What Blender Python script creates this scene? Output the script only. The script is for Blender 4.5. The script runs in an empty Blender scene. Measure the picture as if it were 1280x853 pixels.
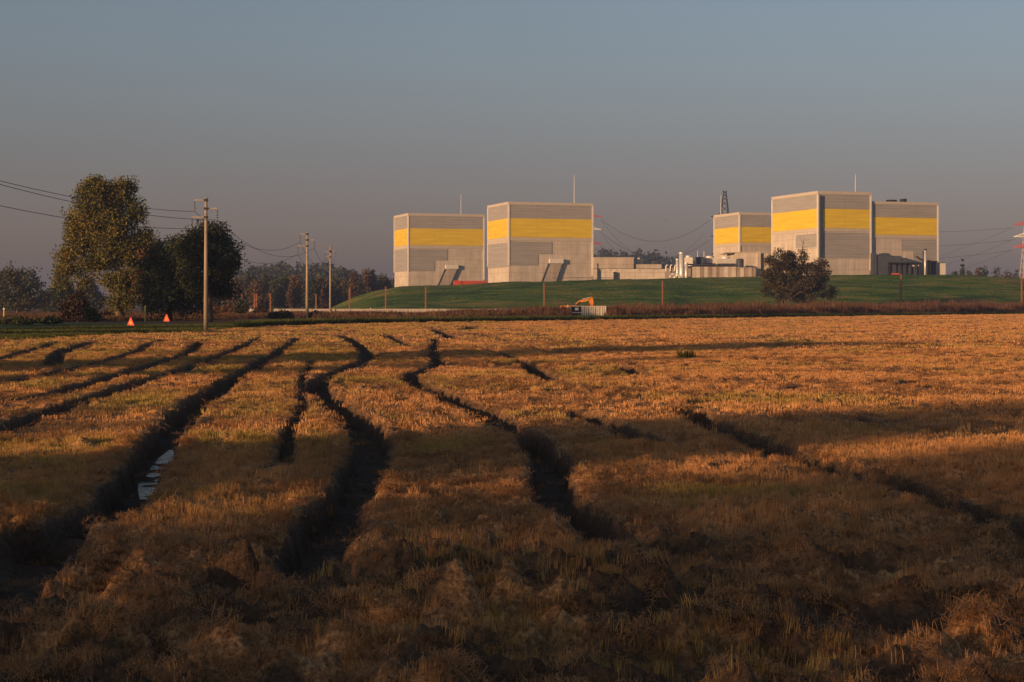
import bpy, bmesh, math, random
import numpy as np
from mathutils import Vector, Matrix

R = math.radians
random.seed(7)
scene = bpy.context.scene
col = scene.collection

# ------------------------------------------------------------------ camera, sky, sun, exposure
F = 2100.0            # focal length in photograph pixels
HY = 382.0            # horizon row
EYE = 2.0
cam_d = bpy.data.cameras.new("camera")
cam = bpy.data.objects.new("camera", cam_d)
col.objects.link(cam)
cam.location = (0, 0, EYE)
cam.rotation_euler = (R(90), 0, 0)
cam_d.sensor_width = 36.0
cam_d.lens = 36.0 * F / 1280.0
cam_d.shift_y = -(426.5 - HY) / 1280.0
cam_d.clip_start = 0.1
cam_d.clip_end = 40000
scene.camera = cam

SUN_EL = 8.3          # degrees
SUN_BACK = 41.0       # degrees behind the left-hand axis
sdir = Vector((-math.cos(R(SUN_BACK)) * math.cos(R(SUN_EL)), -math.sin(R(SUN_BACK)) * math.cos(R(SUN_EL)), math.sin(R(SUN_EL))))
world = bpy.data.worlds.new("World")
scene.world = world
world.use_nodes = True
wn, wl = world.node_tree.nodes, world.node_tree.links
wn.clear()
sky = wn.new("ShaderNodeTexSky")
sky.sky_type = 'NISHITA'
sky.sun_disc = False
sky.sun_elevation = R(SUN_EL)
sky.sun_rotation = math.atan2(sdir.x, sdir.y)
sky.altitude = 100
sky.air_density = 1.0
sky.dust_density = 0.8
sky.ozone_density = 2.5
hs = wn.new("ShaderNodeHueSaturation")
hs.inputs["Saturation"].default_value = 0.75
bg = wn.new("ShaderNodeBackground")
bg.inputs["Strength"].default_value = 0.081
wo = wn.new("ShaderNodeOutputWorld")
# smog belt of the plain: the same all round the horizon, fading out upwards
wg = wn.new("ShaderNodeNewGeometry")
wz = wn.new("ShaderNodeSeparateXYZ"); wl.new(wg.outputs["Incoming"], wz.inputs[0])
wm = wn.new("ShaderNodeMath"); wm.operation = 'MULTIPLY'; wm.inputs[1].default_value = -1.0
wl.new(wz.outputs[2], wm.inputs[0])
wr = wn.new("ShaderNodeValToRGB")
wr.color_ramp.interpolation = 'B_SPLINE'
we = wr.color_ramp.elements
we[0].position = 0.0; we[0].color = (0.72, 0.50, 0.53, 1)
we[1].position = 0.22; we[1].color = (1.0, 0.94, 0.92, 1)
for p_, c_ in ((0.06, (0.77, 0.54, 0.57, 1)), (0.11, (0.94, 0.74, 0.71, 1)), (0.16, (1.0, 0.90, 0.87, 1))):
    we.new(p_).color = c_
wl.new(wm.outputs[0], wr.inputs[0])
wx = wn.new("ShaderNodeMix"); wx.data_type = 'RGBA'; wx.blend_type = 'MULTIPLY'; wx.inputs[0].default_value = 1.0
wl.new(sky.outputs[0], hs.inputs["Color"])
wl.new(hs.outputs[0], wx.inputs[6]); wl.new(wr.outputs[0], wx.inputs[7])
wl.new(wx.outputs[2], bg.inputs[0])
wl.new(bg.outputs[0], wo.inputs[0])

sun_d = bpy.data.lights.new("sun", 'SUN')
sun_d.energy = 5.0
sun_d.angle = R(0.6)
sun_d.color = (1.0, 0.56, 0.26)
sun = bpy.data.objects.new("sun", sun_d)
col.objects.link(sun)
sun.rotation_euler = sdir.to_track_quat('Z', 'Y').to_euler()
sun.location = (-60, -60, 80)

vs = scene.view_settings
vs.view_transform = 'Standard'
vs.look = 'None'
vs.gamma = 1.0
vs.use_curve_mapping = False
vs.exposure = 0.4
scene.cycles.max_bounces = 6
scene.cycles.transparent_max_bounces = 8
scene.cycles.volume_bounces = 0

# ------------------------------------------------------------------ helpers
def P(px, py, Y):
    """photograph pixel at depth Y -> world point"""
    return Vector(((px - 640.0) / F * Y, Y, EYE + (HY - py) / F * Y))

def G(px, py):
    """photograph pixel on the flat field -> (x, y)"""
    Y = F * EYE / (py - HY)
    return ((px - 640.0) / F * Y, Y)

def tag(o, label=None, cat=None, group=None, kind=None):
    if label: o["label"] = label
    if cat: o["category"] = cat
    if group: o["group"] = group
    if kind: o["kind"] = kind
    return o

def link(o, parent=None):
    col.objects.link(o)
    if parent is not None:
        o.parent = parent
    return o

def empty(name, loc, rz=0.0):
    o = bpy.data.objects.new(name, None)
    o.empty_display_size = 0.5
    o.location = loc
    o.rotation_euler = (0, 0, rz)
    return link(o)

class MB:
    def __init__(self):
        self.v, self.f = [], []
    def box(self, x0, x1, y0, y1, z0, z1):
        b = len(self.v)
        self.v += [(x0, y0, z0), (x1, y0, z0), (x1, y1, z0), (x0, y1, z0), (x0, y0, z1), (x1, y0, z1), (x1, y1, z1), (x0, y1, z1)]
        self.f += [(b, b+3, b+2, b+1), (b+4, b+5, b+6, b+7), (b, b+1, b+5, b+4), (b+1, b+2, b+6, b+5), (b+2, b+3, b+7, b+6), (b+3, b, b+4, b+7)]
        return self
    def tube(self, pts, rad, n=8, cap=True):
        pts = [Vector(p) for p in pts]
        rads = rad if isinstance(rad, (list, tuple)) else [rad] * len(pts)
        b = len(self.v)
        for i, p in enumerate(pts):
            d = (pts[min(i+1, len(pts)-1)] - pts[max(i-1, 0)])
            d = d.normalized() if d.length > 1e-9 else Vector((0, 0, 1))
            a = Vector((0, 0, 1)) if abs(d.z) < 0.9 else Vector((1, 0, 0))
            u = d.cross(a).normalized(); w = d.cross(u)
            for k in range(n):
                t = 2 * math.pi * k / n
                self.v.append(tuple(p + (u * math.cos(t) + w * math.sin(t)) * rads[i]))
        for i in range(len(pts) - 1):
            for k in range(n):
                self.f.append((b+i*n+k, b+i*n+(k+1) % n, b+(i+1)*n+(k+1) % n, b+(i+1)*n+k))
        if cap:
            self.f.append(tuple(b+k for k in range(n))[::-1])
            self.f.append(tuple(b+(len(pts)-1)*n+k for k in range(n)))
        return self
    def beam(self, a, b_, w, h=None):
        """square bar between two points"""
        a, b_ = Vector(a), Vector(b_)
        d = (b_ - a).normalized()
        up = Vector((0, 0, 1)) if abs(d.z) < 0.9 else Vector((0, 1, 0))
        u = d.cross(up).normalized() * w / 2
        v = u.cross(d).normalized() * (h or w) / 2
        s = len(self.v)
        for p in (a, b_):
            for q in (-u - v, u - v, u + v, -u + v):
                self.v.append(tuple(p + q))
        self.f += [(s, s+1, s+5, s+4), (s+1, s+2, s+6, s+5), (s+2, s+3, s+7, s+6), (s+3, s, s+4, s+7), (s+3, s+2, s+1, s), (s+4, s+5, s+6, s+7)]
        return self
    def prism(self, poly, a, b_, axis='y'):
        """polygon (p, q) extruded along axis from a to b_; axis y: p=x q=z, axis x: p=y q=z, axis z: p=x q=y"""
        s, n = len(self.v), len(poly)
        for t in (a, b_):
            for p, q in poly:
                self.v.append({'y': (p, t, q), 'x': (t, p, q), 'z': (p, q, t)}[axis])
        self.f.append(tuple(range(s, s+n))); self.f.append(tuple(range(s+n, s+2*n))[::-1])
        for k in range(n):
            self.f.append((s+k, s+n+k, s+n+(k+1) % n, s+(k+1) % n))
        return self
    def build(self, name, mat, parent=None, smooth=False, fix=True):
        me = bpy.data.meshes.new(name)
        me.from_pydata(self.v, [], self.f)
        if fix:
            bm = bmesh.new(); bm.from_mesh(me)
            bmesh.ops.recalc_face_normals(bm, faces=bm.faces)
            bm.to_mesh(me); bm.free()
        me.materials.append(mat)
        if smooth:
            me.polygons.foreach_set("use_smooth", [True] * len(me.polygons))
        return link(bpy.data.objects.new(name, me), parent)

def np_mesh(name, verts, faces, mat, smooth=False):
    """verts (n,3); faces (m,k) array, all the same k"""
    me = bpy.data.meshes.new(name)
    verts = np.asarray(verts, dtype=np.float32); faces = np.asarray(faces, dtype=np.int32)
    m, k = faces.shape
    me.vertices.add(len(verts)); me.vertices.foreach_set("co", verts.ravel())
    me.loops.add(m * k); me.loops.foreach_set("vertex_index", faces.ravel())
    me.polygons.add(m)
    me.polygons.foreach_set("loop_start", np.arange(0, m * k, k, dtype=np.int32))
    me.polygons.foreach_set("loop_total", np.full(m, k, dtype=np.int32))
    if smooth:
        me.polygons.foreach_set("use_smooth", np.ones(m, dtype=bool))
    me.update(calc_edges=True)
    if mat: me.materials.append(mat)
    return me

def copy_tree(o, parent=None):
    c = o.copy()
    col.objects.link(c)
    c.parent = parent
    for ch in list(o.children):
        copy_tree(ch, c)
    return c

# numpy value noise
def _hash(ix, iy, seed):
    n = (ix.astype(np.int64) * 374761393 + iy.astype(np.int64) * 668265263 + seed * 974634777) & 0x7fffffff
    n = ((n ^ (n >> 13)) * 1274126177) & 0x7fffffff
    return ((n ^ (n >> 16)) & 0xffff) / 65535.0
def vnoise(x, y, seed=0):
    ix, iy = np.floor(x), np.floor(y)
    fx, fy = x - ix, y - iy
    fx = fx * fx * (3 - 2 * fx); fy = fy * fy * (3 - 2 * fy)
    a = _hash(ix, iy, seed); b = _hash(ix + 1, iy, seed); c = _hash(ix, iy + 1, seed); d = _hash(ix + 1, iy + 1, seed)
    return (a + (b - a) * fx) * (1 - fy) + (c + (d - c) * fx) * fy
def fbm(x, y, seed=0, octv=4):
    s, a, t = 0, 1.0, 0
    for i in range(octv):
        s = s + a * vnoise(x, y, seed + i * 17); t += a
        x, y, a = x * 2.03 + 5.1, y * 2.03 + 1.7, a * 0.5
    return s / t
def sstep(a, b, x):
    t = np.clip((x - a) / (b - a), 0, 1)
    return t * t * (3 - 2 * t)

# ------------------------------------------------------------------ materials
def new_mat(name):
    m = bpy.data.materials.new(name)
    m.use_nodes = True
    nt = m.node_tree
    return m, nt.nodes, nt.links, nt.nodes["Principled BSDF"]

def ramp(n, l, src, stops):
    r = n.new("ShaderNodeValToRGB")
    e = r.color_ramp.elements
    while len(e) < len(stops): e.new(0.5)
    for i, (p, c) in enumerate(stops):
        e[i].position = p; e[i].color = (c[0], c[1], c[2], 1)
    l.new(src, r.inputs[0])
    return r

def noise_node(n, l, scale, detail=4, coord="Object", stretch=(1, 1, 1), rough=0.55):
    tc = n.new("ShaderNodeTexCoord")
    mp = n.new("ShaderNodeMapping"); mp.inputs["Scale"].default_value = stretch
    nz = n.new("ShaderNodeTexNoise"); nz.inputs["Scale"].default_value = scale; nz.inputs["Detail"].default_value = detail
    nz.inputs["Roughness"].default_value = rough
    l.new(tc.outputs[coord], mp.inputs[0]); l.new(mp.outputs[0], nz.inputs["Vector"])
    return nz

def mat_noise(name, c0, c1, scale, rough=0.8, bump=0.0, stretch=(1, 1, 1), metal=0.0, detail=5, bscale=None, spec=0.3):
    m, n, l, b = new_mat(name)
    nz = noise_node(n, l, scale, detail, stretch=stretch)
    r = ramp(n, l, nz.outputs[0], [(0.3, c0), (0.7, c1)])
    l.new(r.outputs[0], b.inputs["Base Color"])
    b.inputs["Roughness"].default_value = rough
    b.inputs["Metallic"].default_value = metal
    b.inputs["Specular IOR Level"].default_value = spec
    if bump:
        nb = noise_node(n, l, bscale or scale * 6, 4)
        bp = n.new("ShaderNodeBump"); bp.inputs["Strength"].default_value = bump
        l.new(nb.outputs[0], bp.inputs["Height"]); l.new(bp.outputs[0], b.inputs["Normal"])
    return m

def mat_leaf(name, c0, c1, c2, scale=0.5, trans=0.25):
    """foliage: colour varies leaf clump by leaf clump and across the crown"""
    m, n, l, b = new_mat(name)
    nz = noise_node(n, l, scale, 3)
    geo = n.new("ShaderNodeNewGeometry")
    mx = n.new("ShaderNodeMath"); mx.operation = 'MULTIPLY_ADD'
    mx.inputs[1].default_value = 0.45
    ad = n.new("ShaderNodeMath"); ad.operation = 'MULTIPLY_ADD'; ad.inputs[1].default_value = 0.9; ad.inputs[2].default_value = -0.17
    l.new(nz.outputs[0], ad.inputs[0])
    l.new(geo.outputs["Random Per Island"], mx.inputs[0]); l.new(ad.outputs[0], mx.inputs[2])
    r = ramp(n, l, mx.outputs[0], [(0.2, c0), (0.5, c1), (0.85, c2)])
    l.new(r.outputs[0], b.inputs["Base Color"])
    b.inputs["Roughness"].default_value = 0.6
    b.inputs["Specular IOR Level"].default_value = 0.2
    tr = n.new("ShaderNodeBsdfTranslucent"); l.new(r.outputs[0], tr.inputs[0])
    ms = n.new("ShaderNodeMixShader"); ms.inputs[0].default_value = trans
    l.new(b.outputs[0], ms.inputs[1]); l.new(tr.outputs[0], ms.inputs[2])
    l.new(ms.outputs[0], n["Material Output"].inputs[0])
    return m

def mat_concrete(name, c0, c1, panel=(7.5, 4.0)):
    """precast concrete: cloudy tone, vertical streaks, fine joints"""
    m, n, l, b = new_mat(name)
    nz = noise_node(n, l, 0.25, 6)
    st = noise_node(n, l, 1.0, 4, stretch=(0.9, 0.9, 0.05))
    ad = n.new("ShaderNodeMath"); ad.operation = 'MULTIPLY_ADD'; ad.inputs[1].default_value = 0.5
    hf = n.new("ShaderNodeMath"); hf.operation = 'MULTIPLY'; hf.inputs[1].default_value = 0.5
    l.new(st.outputs[0], hf.inputs[0]); l.new(nz.outputs[0], ad.inputs[0]); l.new(hf.outputs[0], ad.inputs[2])
    r = ramp(n, l, ad.outputs[0], [(0.38, tuple(v*0.94 for v in c0)), (0.62, c1)])
    tc = n.new("ShaderNodeTexCoord"); sp = n.new("ShaderNodeSeparateXYZ"); l.new(tc.outputs["Object"], sp.inputs[0])
    ln_ = []
    for ax, pitch in ((0, panel[0]), (1, panel[0]), (2, panel[1])):
        mo = n.new("ShaderNodeMath"); mo.operation = 'PINGPONG'; mo.inputs[1].default_value = pitch/2; of = n.new("ShaderNodeMath"); of.operation = 'ADD'; of.inputs[1].default_value = 2.0 if ax < 2 else 0.7; l.new(sp.outputs[ax], of.inputs[0]); l.new(of.outputs[0], mo.inputs[0])
        lt = n.new("ShaderNodeMath"); lt.operation = 'LESS_THAN'; lt.inputs[1].default_value = 0.06; l.new(mo.outputs[0], lt.inputs[0]); ln_.append(lt)
    mxa = n.new("ShaderNodeMath"); mxa.operation = 'MAXIMUM'; l.new(ln_[0].outputs[0], mxa.inputs[0]); l.new(ln_[1].outputs[0], mxa.inputs[1])
    mxb = n.new("ShaderNodeMath"); mxb.operation = 'MAXIMUM'; l.new(mxa.outputs[0], mxb.inputs[0]); l.new(ln_[2].outputs[0], mxb.inputs[1])
    mj = n.new("ShaderNodeMix"); mj.data_type = 'RGBA'; mj.inputs[7].default_value = (*[v*0.55 for v in c0], 1)
    sc_ = n.new("ShaderNodeMath"); sc_.operation = 'MULTIPLY'; sc_.inputs[1].default_value = 0.8; l.new(mxb.outputs[0], sc_.inputs[0])
    l.new(sc_.outputs[0], mj.inputs[0]); l.new(r.outputs[0], mj.inputs[6])
    l.new(mj.outputs[2], b.inputs["Base Color"])
    b.inputs["Roughness"].default_value = 0.9
    b.inputs["Specular IOR Level"].default_value = 0.2
    return m

def mat_clad(name, c0, c1, pitch, rough=0.5, metal=0.0, depth=0.6):
    """ribbed metal sheet: horizontal ribs as relief, slight tone change sheet by sheet"""
    m, n, l, b = new_mat(name)
    tc = n.new("ShaderNodeTexCoord")
    sep = n.new("ShaderNodeSeparateXYZ"); l.new(tc.outputs["Object"], sep.inputs[0])
    mu = n.new("ShaderNodeMath"); mu.operation = 'MULTIPLY'; mu.inputs[1].default_value = 2 * math.pi / pitch
    sn = n.new("ShaderNodeMath"); sn.operation = 'SINE'
    l.new(sep.outputs[2], mu.inputs[0]); l.new(mu.outputs[0], sn.inputs[0])
    bp = n.new("ShaderNodeBump"); bp.inputs["Strength"].default_value = depth; bp.inputs["Distance"].default_value = 0.12
    l.new(sn.outputs[0], bp.inputs["Height"]); l.new(bp.outputs[0], b.inputs["Normal"])
    nz = noise_node(n, l, 0.35, 4, stretch=(0.25, 0.25, 2.0))
    r = ramp(n, l, nz.outputs[0], [(0.35, c0), (0.65, c1)])
    l.new(r.outputs[0], b.inputs["Base Color"])
    b.inputs["Roughness"].default_value = rough
    b.inputs["Metallic"].default_value = metal
    return m

M = {}
M['concrete'] = mat_concrete('concrete', (0.43, 0.39, 0.34), (0.56, 0.51, 0.45))
M['concrete_dark'] = mat_concrete('weathered_concrete', (0.33, 0.29, 0.25), (0.44, 0.39, 0.34))
M['trim'] = mat_noise('pale_trim', (0.62, 0.6, 0.56), (0.7, 0.68, 0.64), 0.8, 0.6)
M['cap'] = mat_noise('parapet_metal', (0.44, 0.40, 0.35), (0.5, 0.46, 0.40), 0.5, 0.6)
M['grey'] = mat_clad('grey_cladding', (0.28, 0.275, 0.27), (0.33, 0.325, 0.32), 1.1, depth=0.22)
M['yellow'] = mat_clad('yellow_cladding', (0.62, 0.45, 0.02), (0.72, 0.53, 0.03), 1.6, 0.42, depth=0.16)
M['slate'] = mat_noise('slate_paint_and_shade', (0.035, 0.045, 0.06), (0.055, 0.065, 0.085), 0.5, 0.6)  # real slate paint, and the painted shade at duct edges and right-hand equipment
M['dark'] = mat_noise('dark_metal', (0.02, 0.02, 0.022), (0.04, 0.04, 0.042), 1.0, 0.6)
M['silver'] = mat_noise('galvanised_steel', (0.55, 0.55, 0.54), (0.68, 0.68, 0.67), 1.5, 0.38, metal=0.35)
M['unit'] = mat_noise('cooler_paint', (0.42, 0.41, 0.39), (0.52, 0.51, 0.48), 1.0, 0.6)
M['red'] = mat_noise('red_paint', (0.42, 0.06, 0.035), (0.5, 0.085, 0.05), 1.0, 0.5)
M['white'] = mat_noise('white_paint', (0.66, 0.65, 0.62), (0.75, 0.74, 0.71), 1.0, 0.5)
M['pole'] = mat_noise('pole_concrete', (0.25, 0.20, 0.15), (0.36, 0.30, 0.225), 2.0, 0.85, stretch=(1, 1, 0.2))
M['rust'] = mat_noise('rusty_steel', (0.18, 0.07, 0.04), (0.26, 0.105, 0.06), 3.0, 0.8)
M['wire'] = mat_noise('cable', (0.02, 0.02, 0.02), (0.03, 0.03, 0.03), 2.0, 0.5)
M['glass_ins'] = mat_noise('insulator_glaze', (0.05, 0.035, 0.03), (0.08, 0.06, 0.05), 6.0, 0.25)
M['orange'] = mat_noise('orange_machine_paint', (0.55, 0.19, 0.022), (0.64, 0.25, 0.03), 1.5, 0.45)
M['sign_red'] = mat_noise('sign_red', (0.60, 0.06, 0.03), (0.68, 0.08, 0.04), 3.0, 0.45)
M['sign_yellow'] = mat_noise('sign_yellow', (0.75, 0.42, 0.06), (0.8, 0.47, 0.08), 3.0, 0.45)
M['marker'] = mat_noise('marker_yellow', (0.55, 0.45, 0.10), (0.65, 0.54, 0.13), 3.0, 0.5)
M['bark'] = mat_noise('bark', (0.10, 0.075, 0.05), (0.19, 0.15, 0.11), 3.0, 0.9, 0.5, stretch=(1, 1, 0.3))
M['asphalt'] = mat_noise('asphalt', (0.045, 0.045, 0.047), (0.065, 0.064, 0.063), 2.0, 0.9)
M['bank'] = None
M['hut'] = mat_noise('weathered_white_board', (0.50, 0.47, 0.40), (0.62, 0.58, 0.50), 2.0, 0.7, stretch=(3, 3, 0.4))
M['leaf_poplar'] = mat_leaf('leaf_poplar', (0.065, 0.075, 0.018), (0.125, 0.122, 0.028), (0.25, 0.175, 0.04), 0.28)
M['leaf_oak'] = mat_leaf('leaf_oak', (0.026, 0.034, 0.013), (0.04, 0.05, 0.018), (0.06, 0.066, 0.024), 0.4, 0.15)
M['leaf_lone'] = mat_leaf('leaf_lone_oak', (0.036, 0.034, 0.014), (0.058, 0.05, 0.02), (0.09, 0.065, 0.026), 0.35, 0.15)
M['leaf_rust'] = mat_leaf('leaf_rust', (0.12, 0.055, 0.022), (0.19, 0.09, 0.03), (0.26, 0.14, 0.04), 0.5)
M['leaf_maroon'] = mat_leaf('leaf_maroon', (0.03, 0.02, 0.013), (0.05, 0.028, 0.017), (0.075, 0.042, 0.024), 0.6, 0.12)
M['leaf_mid'] = mat_leaf('leaf_mid', (0.036, 0.045, 0.018), (0.06, 0.064, 0.022), (0.095, 0.082, 0.03), 0.25, 0.15)
M['leaf_autumn'] = mat_leaf('leaf_autumn', (0.07, 0.045, 0.018), (0.11, 0.066, 0.024), (0.16, 0.095, 0.032), 0.3, 0.15)
M['leaf_wood'] = mat_leaf('leaf_wood', (0.03, 0.04, 0.018), (0.045, 0.052, 0.02), (0.07, 0.062, 0.025), 0.06, 0.1)

# mown grass of the bank
m, n, l, b = new_mat('mown_grass')
nz = noise_node(n, l, 0.035, 8, rough=0.65)
n2 = noise_node(n, l, 0.35, 6, stretch=(0.3, 1, 1))
mixn = n.new("ShaderNodeMath"); mixn.operation = 'MULTIPLY_ADD'; mixn.inputs[1].default_value = 0.5
hh = n.new("ShaderNodeMath"); hh.operation = 'MULTIPLY'; hh.inputs[1].default_value = 0.5
l.new(n2.outputs[0], hh.inputs[0]); l.new(nz.outputs[0], mixn.inputs[0]); l.new(hh.outputs[0], mixn.inputs[2])
r = ramp(n, l, mixn.outputs[0], [(0.42, (0.03, 0.075, 0.009)), (0.48, (0.065, 0.13, 0.016)), (0.53, (0.12, 0.165, 0.025)), (0.59, (0.23, 0.18, 0.05))])
l.new(r.outputs[0], b.inputs["Base Color"])
b.inputs["Roughness"].default_value = 0.95; b.inputs["Specular IOR Level"].default_value = 0.1
bp = n.new("ShaderNodeBump"); bp.inputs["Strength"].default_value = 0.9; bp.inputs["Distance"].default_value = 1.2
n3 = noise_node(n, l, 0.9, 5)
l.new(n3.outputs[0], bp.inputs["Height"]); l.new(bp.outputs[0], b.inputs["Normal"])
M['bank'] = m

# the wider country: dry grass, brown plough and rough green
m, n, l, b = new_mat('rough_country')
nz = noise_node(n, l, 0.012, 6)
r = ramp(n, l, nz.outputs[0], [(0.3, (0.10, 0.085, 0.03)), (0.5, (0.17, 0.09, 0.05)), (0.7, (0.2, 0.11, 0.06))])
n2 = noise_node(n, l, 1.2, 5)
mx = n.new("ShaderNodeMix"); mx.data_type = 'RGBA'; mx.blend_type = 'MULTIPLY'; mx.inputs[0].default_value = 0.5
r2 = ramp(n, l, n2.outputs[0], [(0.3, (0.5, 0.5, 0.5)), (0.7, (1, 1, 1))])
l.new(r.outputs[0], mx.inputs[6]); l.new(r2.outputs[0], mx.inputs[7]); l.new(mx.outputs[2], b.inputs["Base Color"])
b.inputs["Roughness"].default_value = 0.95; b.inputs["Specular IOR Level"].default_value = 0.1
bp = n.new("ShaderNodeBump"); bp.inputs["Strength"].default_value = 1.0; bp.inputs["Distance"].default_value = 0.8
l.new(n2.outputs[0], bp.inputs["Height"]); l.new(bp.outputs[0], b.inputs["Normal"])
M['country'] = m

M['verge'] = mat_noise('verge_turf', (0.025, 0.05, 0.012), (0.06, 0.08, 0.02), 0.8, 0.95, 0.8, spec=0.1)

# straw of the stubble (blade objects): warm straw with greener patches that follow the ground
def mat_straw(name, dry0, dry1, green, gbias=0.5):
    m, n, l, b = new_mat(name)
    geo = n.new("ShaderNodeNewGeometry")
    oi = n.new("ShaderNodeObjectInfo")
    r0 = ramp(n, l, oi.outputs["Random"], [(0.0, dry0), (1.0, dry1)])
    nz = n.new("ShaderNodeTexNoise"); nz.inputs["Scale"].default_value = 0.16; nz.inputs["Detail"].default_value = 5
    l.new(geo.outputs["Position"], nz.inputs["Vector"])
    sp = n.new("ShaderNodeSeparateXYZ"); l.new(geo.outputs["Position"], sp.inputs[0])
    mr = n.new("ShaderNodeMapRange"); mr.inputs[1].default_value = 4.0; mr.inputs[2].default_value = -9.0; mr.inputs[3].default_value = -0.03; mr.inputs[4].default_value = 0.07
    l.new(sp.outputs[0], mr.inputs[0])
    ag = n.new("ShaderNodeMath"); ag.operation = 'ADD'; l.new(nz.outputs[0], ag.inputs[0]); l.new(mr.outputs[0], ag.inputs[1])
    rg = ramp(n, l, ag.outputs[0], [(gbias, (0, 0, 0)), (gbias + 0.14, (1, 1, 1))])
    mu = n.new("ShaderNodeMath"); mu.operation = 'MULTIPLY'; mu.inputs[1].default_value = 0.7
    l.new(rg.outputs[0], mu.inputs[0])
    mx = n.new("ShaderNodeMix"); mx.data_type = 'RGBA'
    l.new(mu.outputs[0], mx.inputs[0]); l.new(r0.outputs[0], mx.inputs[6]); mx.inputs[7].default_value = (*green, 1)
    l.new(mx.outputs[2], b.inputs["Base Color"])
    b.inputs["Roughness"].default_value = 0.65
    b.inputs["Specular IOR Level"].default_value = 0.2
    tr = n.new("ShaderNodeBsdfTranslucent"); l.new(mx.outputs[2], tr.inputs[0])
    ms = n.new("ShaderNodeMixShader"); ms.inputs[0].default_value = 0.25
    l.new(b.outputs[0], ms.inputs[1]); l.new(tr.outputs[0], ms.inputs[2]); l.new(ms.outputs[0], n["Material Output"].inputs[0])
    return m
M['straw'] = mat_straw('rice_straw', (0.40, 0.20, 0.08), (0.68, 0.37, 0.155), (0.30, 0.26, 0.055), 0.485)
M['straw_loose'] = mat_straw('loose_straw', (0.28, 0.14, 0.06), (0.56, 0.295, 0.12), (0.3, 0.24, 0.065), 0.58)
M['weed'] = mat_straw('dry_weeds', (0.085, 0.042, 0.026), (0.16, 0.085, 0.05), (0.13, 0.09, 0.04), 0.55)
M['grass'] = mat_straw('rough_grass', (0.04, 0.07, 0.015), (0.09, 0.10, 0.025), (0.13, 0.11, 0.03), 0.55)

# field soil: straw litter on top, bare wet mud where the wheels cut down ("mud", which also darkens for shade, is stored per vertex)
m, n, l, b = new_mat('stubble_ground')
at = n.new("ShaderNodeAttribute"); at.attribute_name = "mud"
nz = noise_node(n, l, 26.0, 8, stretch=(1, 0.6, 1), rough=0.75)
n2 = noise_node(n, l, 0.16, 4)
r = ramp(n, l, nz.outputs[0], [(0.36, (0.09, 0.05, 0.026)), (0.5, (0.36, 0.185, 0.078)), (0.6, (0.62, 0.345, 0.15))])
rg = ramp(n, l, n2.outputs[0], [(0.5, (0, 0, 0)), (0.66, (0.25, 0.25, 0.25))])
mg = n.new("ShaderNodeMix"); mg.data_type = 'RGBA'; mg.inputs[7].default_value = (0.15, 0.14, 0.035, 1)
l.new(rg.outputs[0], mg.inputs[0]); l.new(r.outputs[0], mg.inputs[6])
rm = ramp(n, l, nz.outputs[0], [(0.3, (0.045, 0.031, 0.022)), (0.7, (0.125, 0.08, 0.05))])
mm = n.new("ShaderNodeMix"); mm.data_type = 'RGBA'
l.new(at.outputs["Fac"], mm.inputs[0]); l.new(mg.outputs[2], mm.inputs[6]); l.new(rm.outputs[0], mm.inputs[7])
l.new(mm.outputs[2], b.inputs["Base Color"])
b.inputs["Roughness"].default_value = 0.85; b.inputs["Specular IOR Level"].default_value = 0.15
bp = n.new("ShaderNodeBump"); bp.inputs["Strength"].default_value = 0.9; bp.inputs["Distance"].default_value = 0.05
n3 = noise_node(n, l, 14.0, 5)
l.new(n3.outputs[0], bp.inputs["Height"]); l.new(bp.outputs[0], b.inputs["Normal"])
M['field'] = m

m, n, l, b = new_mat('muddy_water')
b.inputs["Base Color"].default_value = (0.02, 0.018, 0.015, 1)
b.inputs["Roughness"].default_value = 0.16
bp = n.new("ShaderNodeBump"); bp.inputs["Strength"].default_value = 0.5; bp.inputs["Distance"].default_value = 0.05
nz = noise_node(n, l, 7.0, 4); l.new(nz.outputs[0], bp.inputs["Height"]); l.new(bp.outputs[0], b.inputs["Normal"])
M['water'] = m

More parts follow.
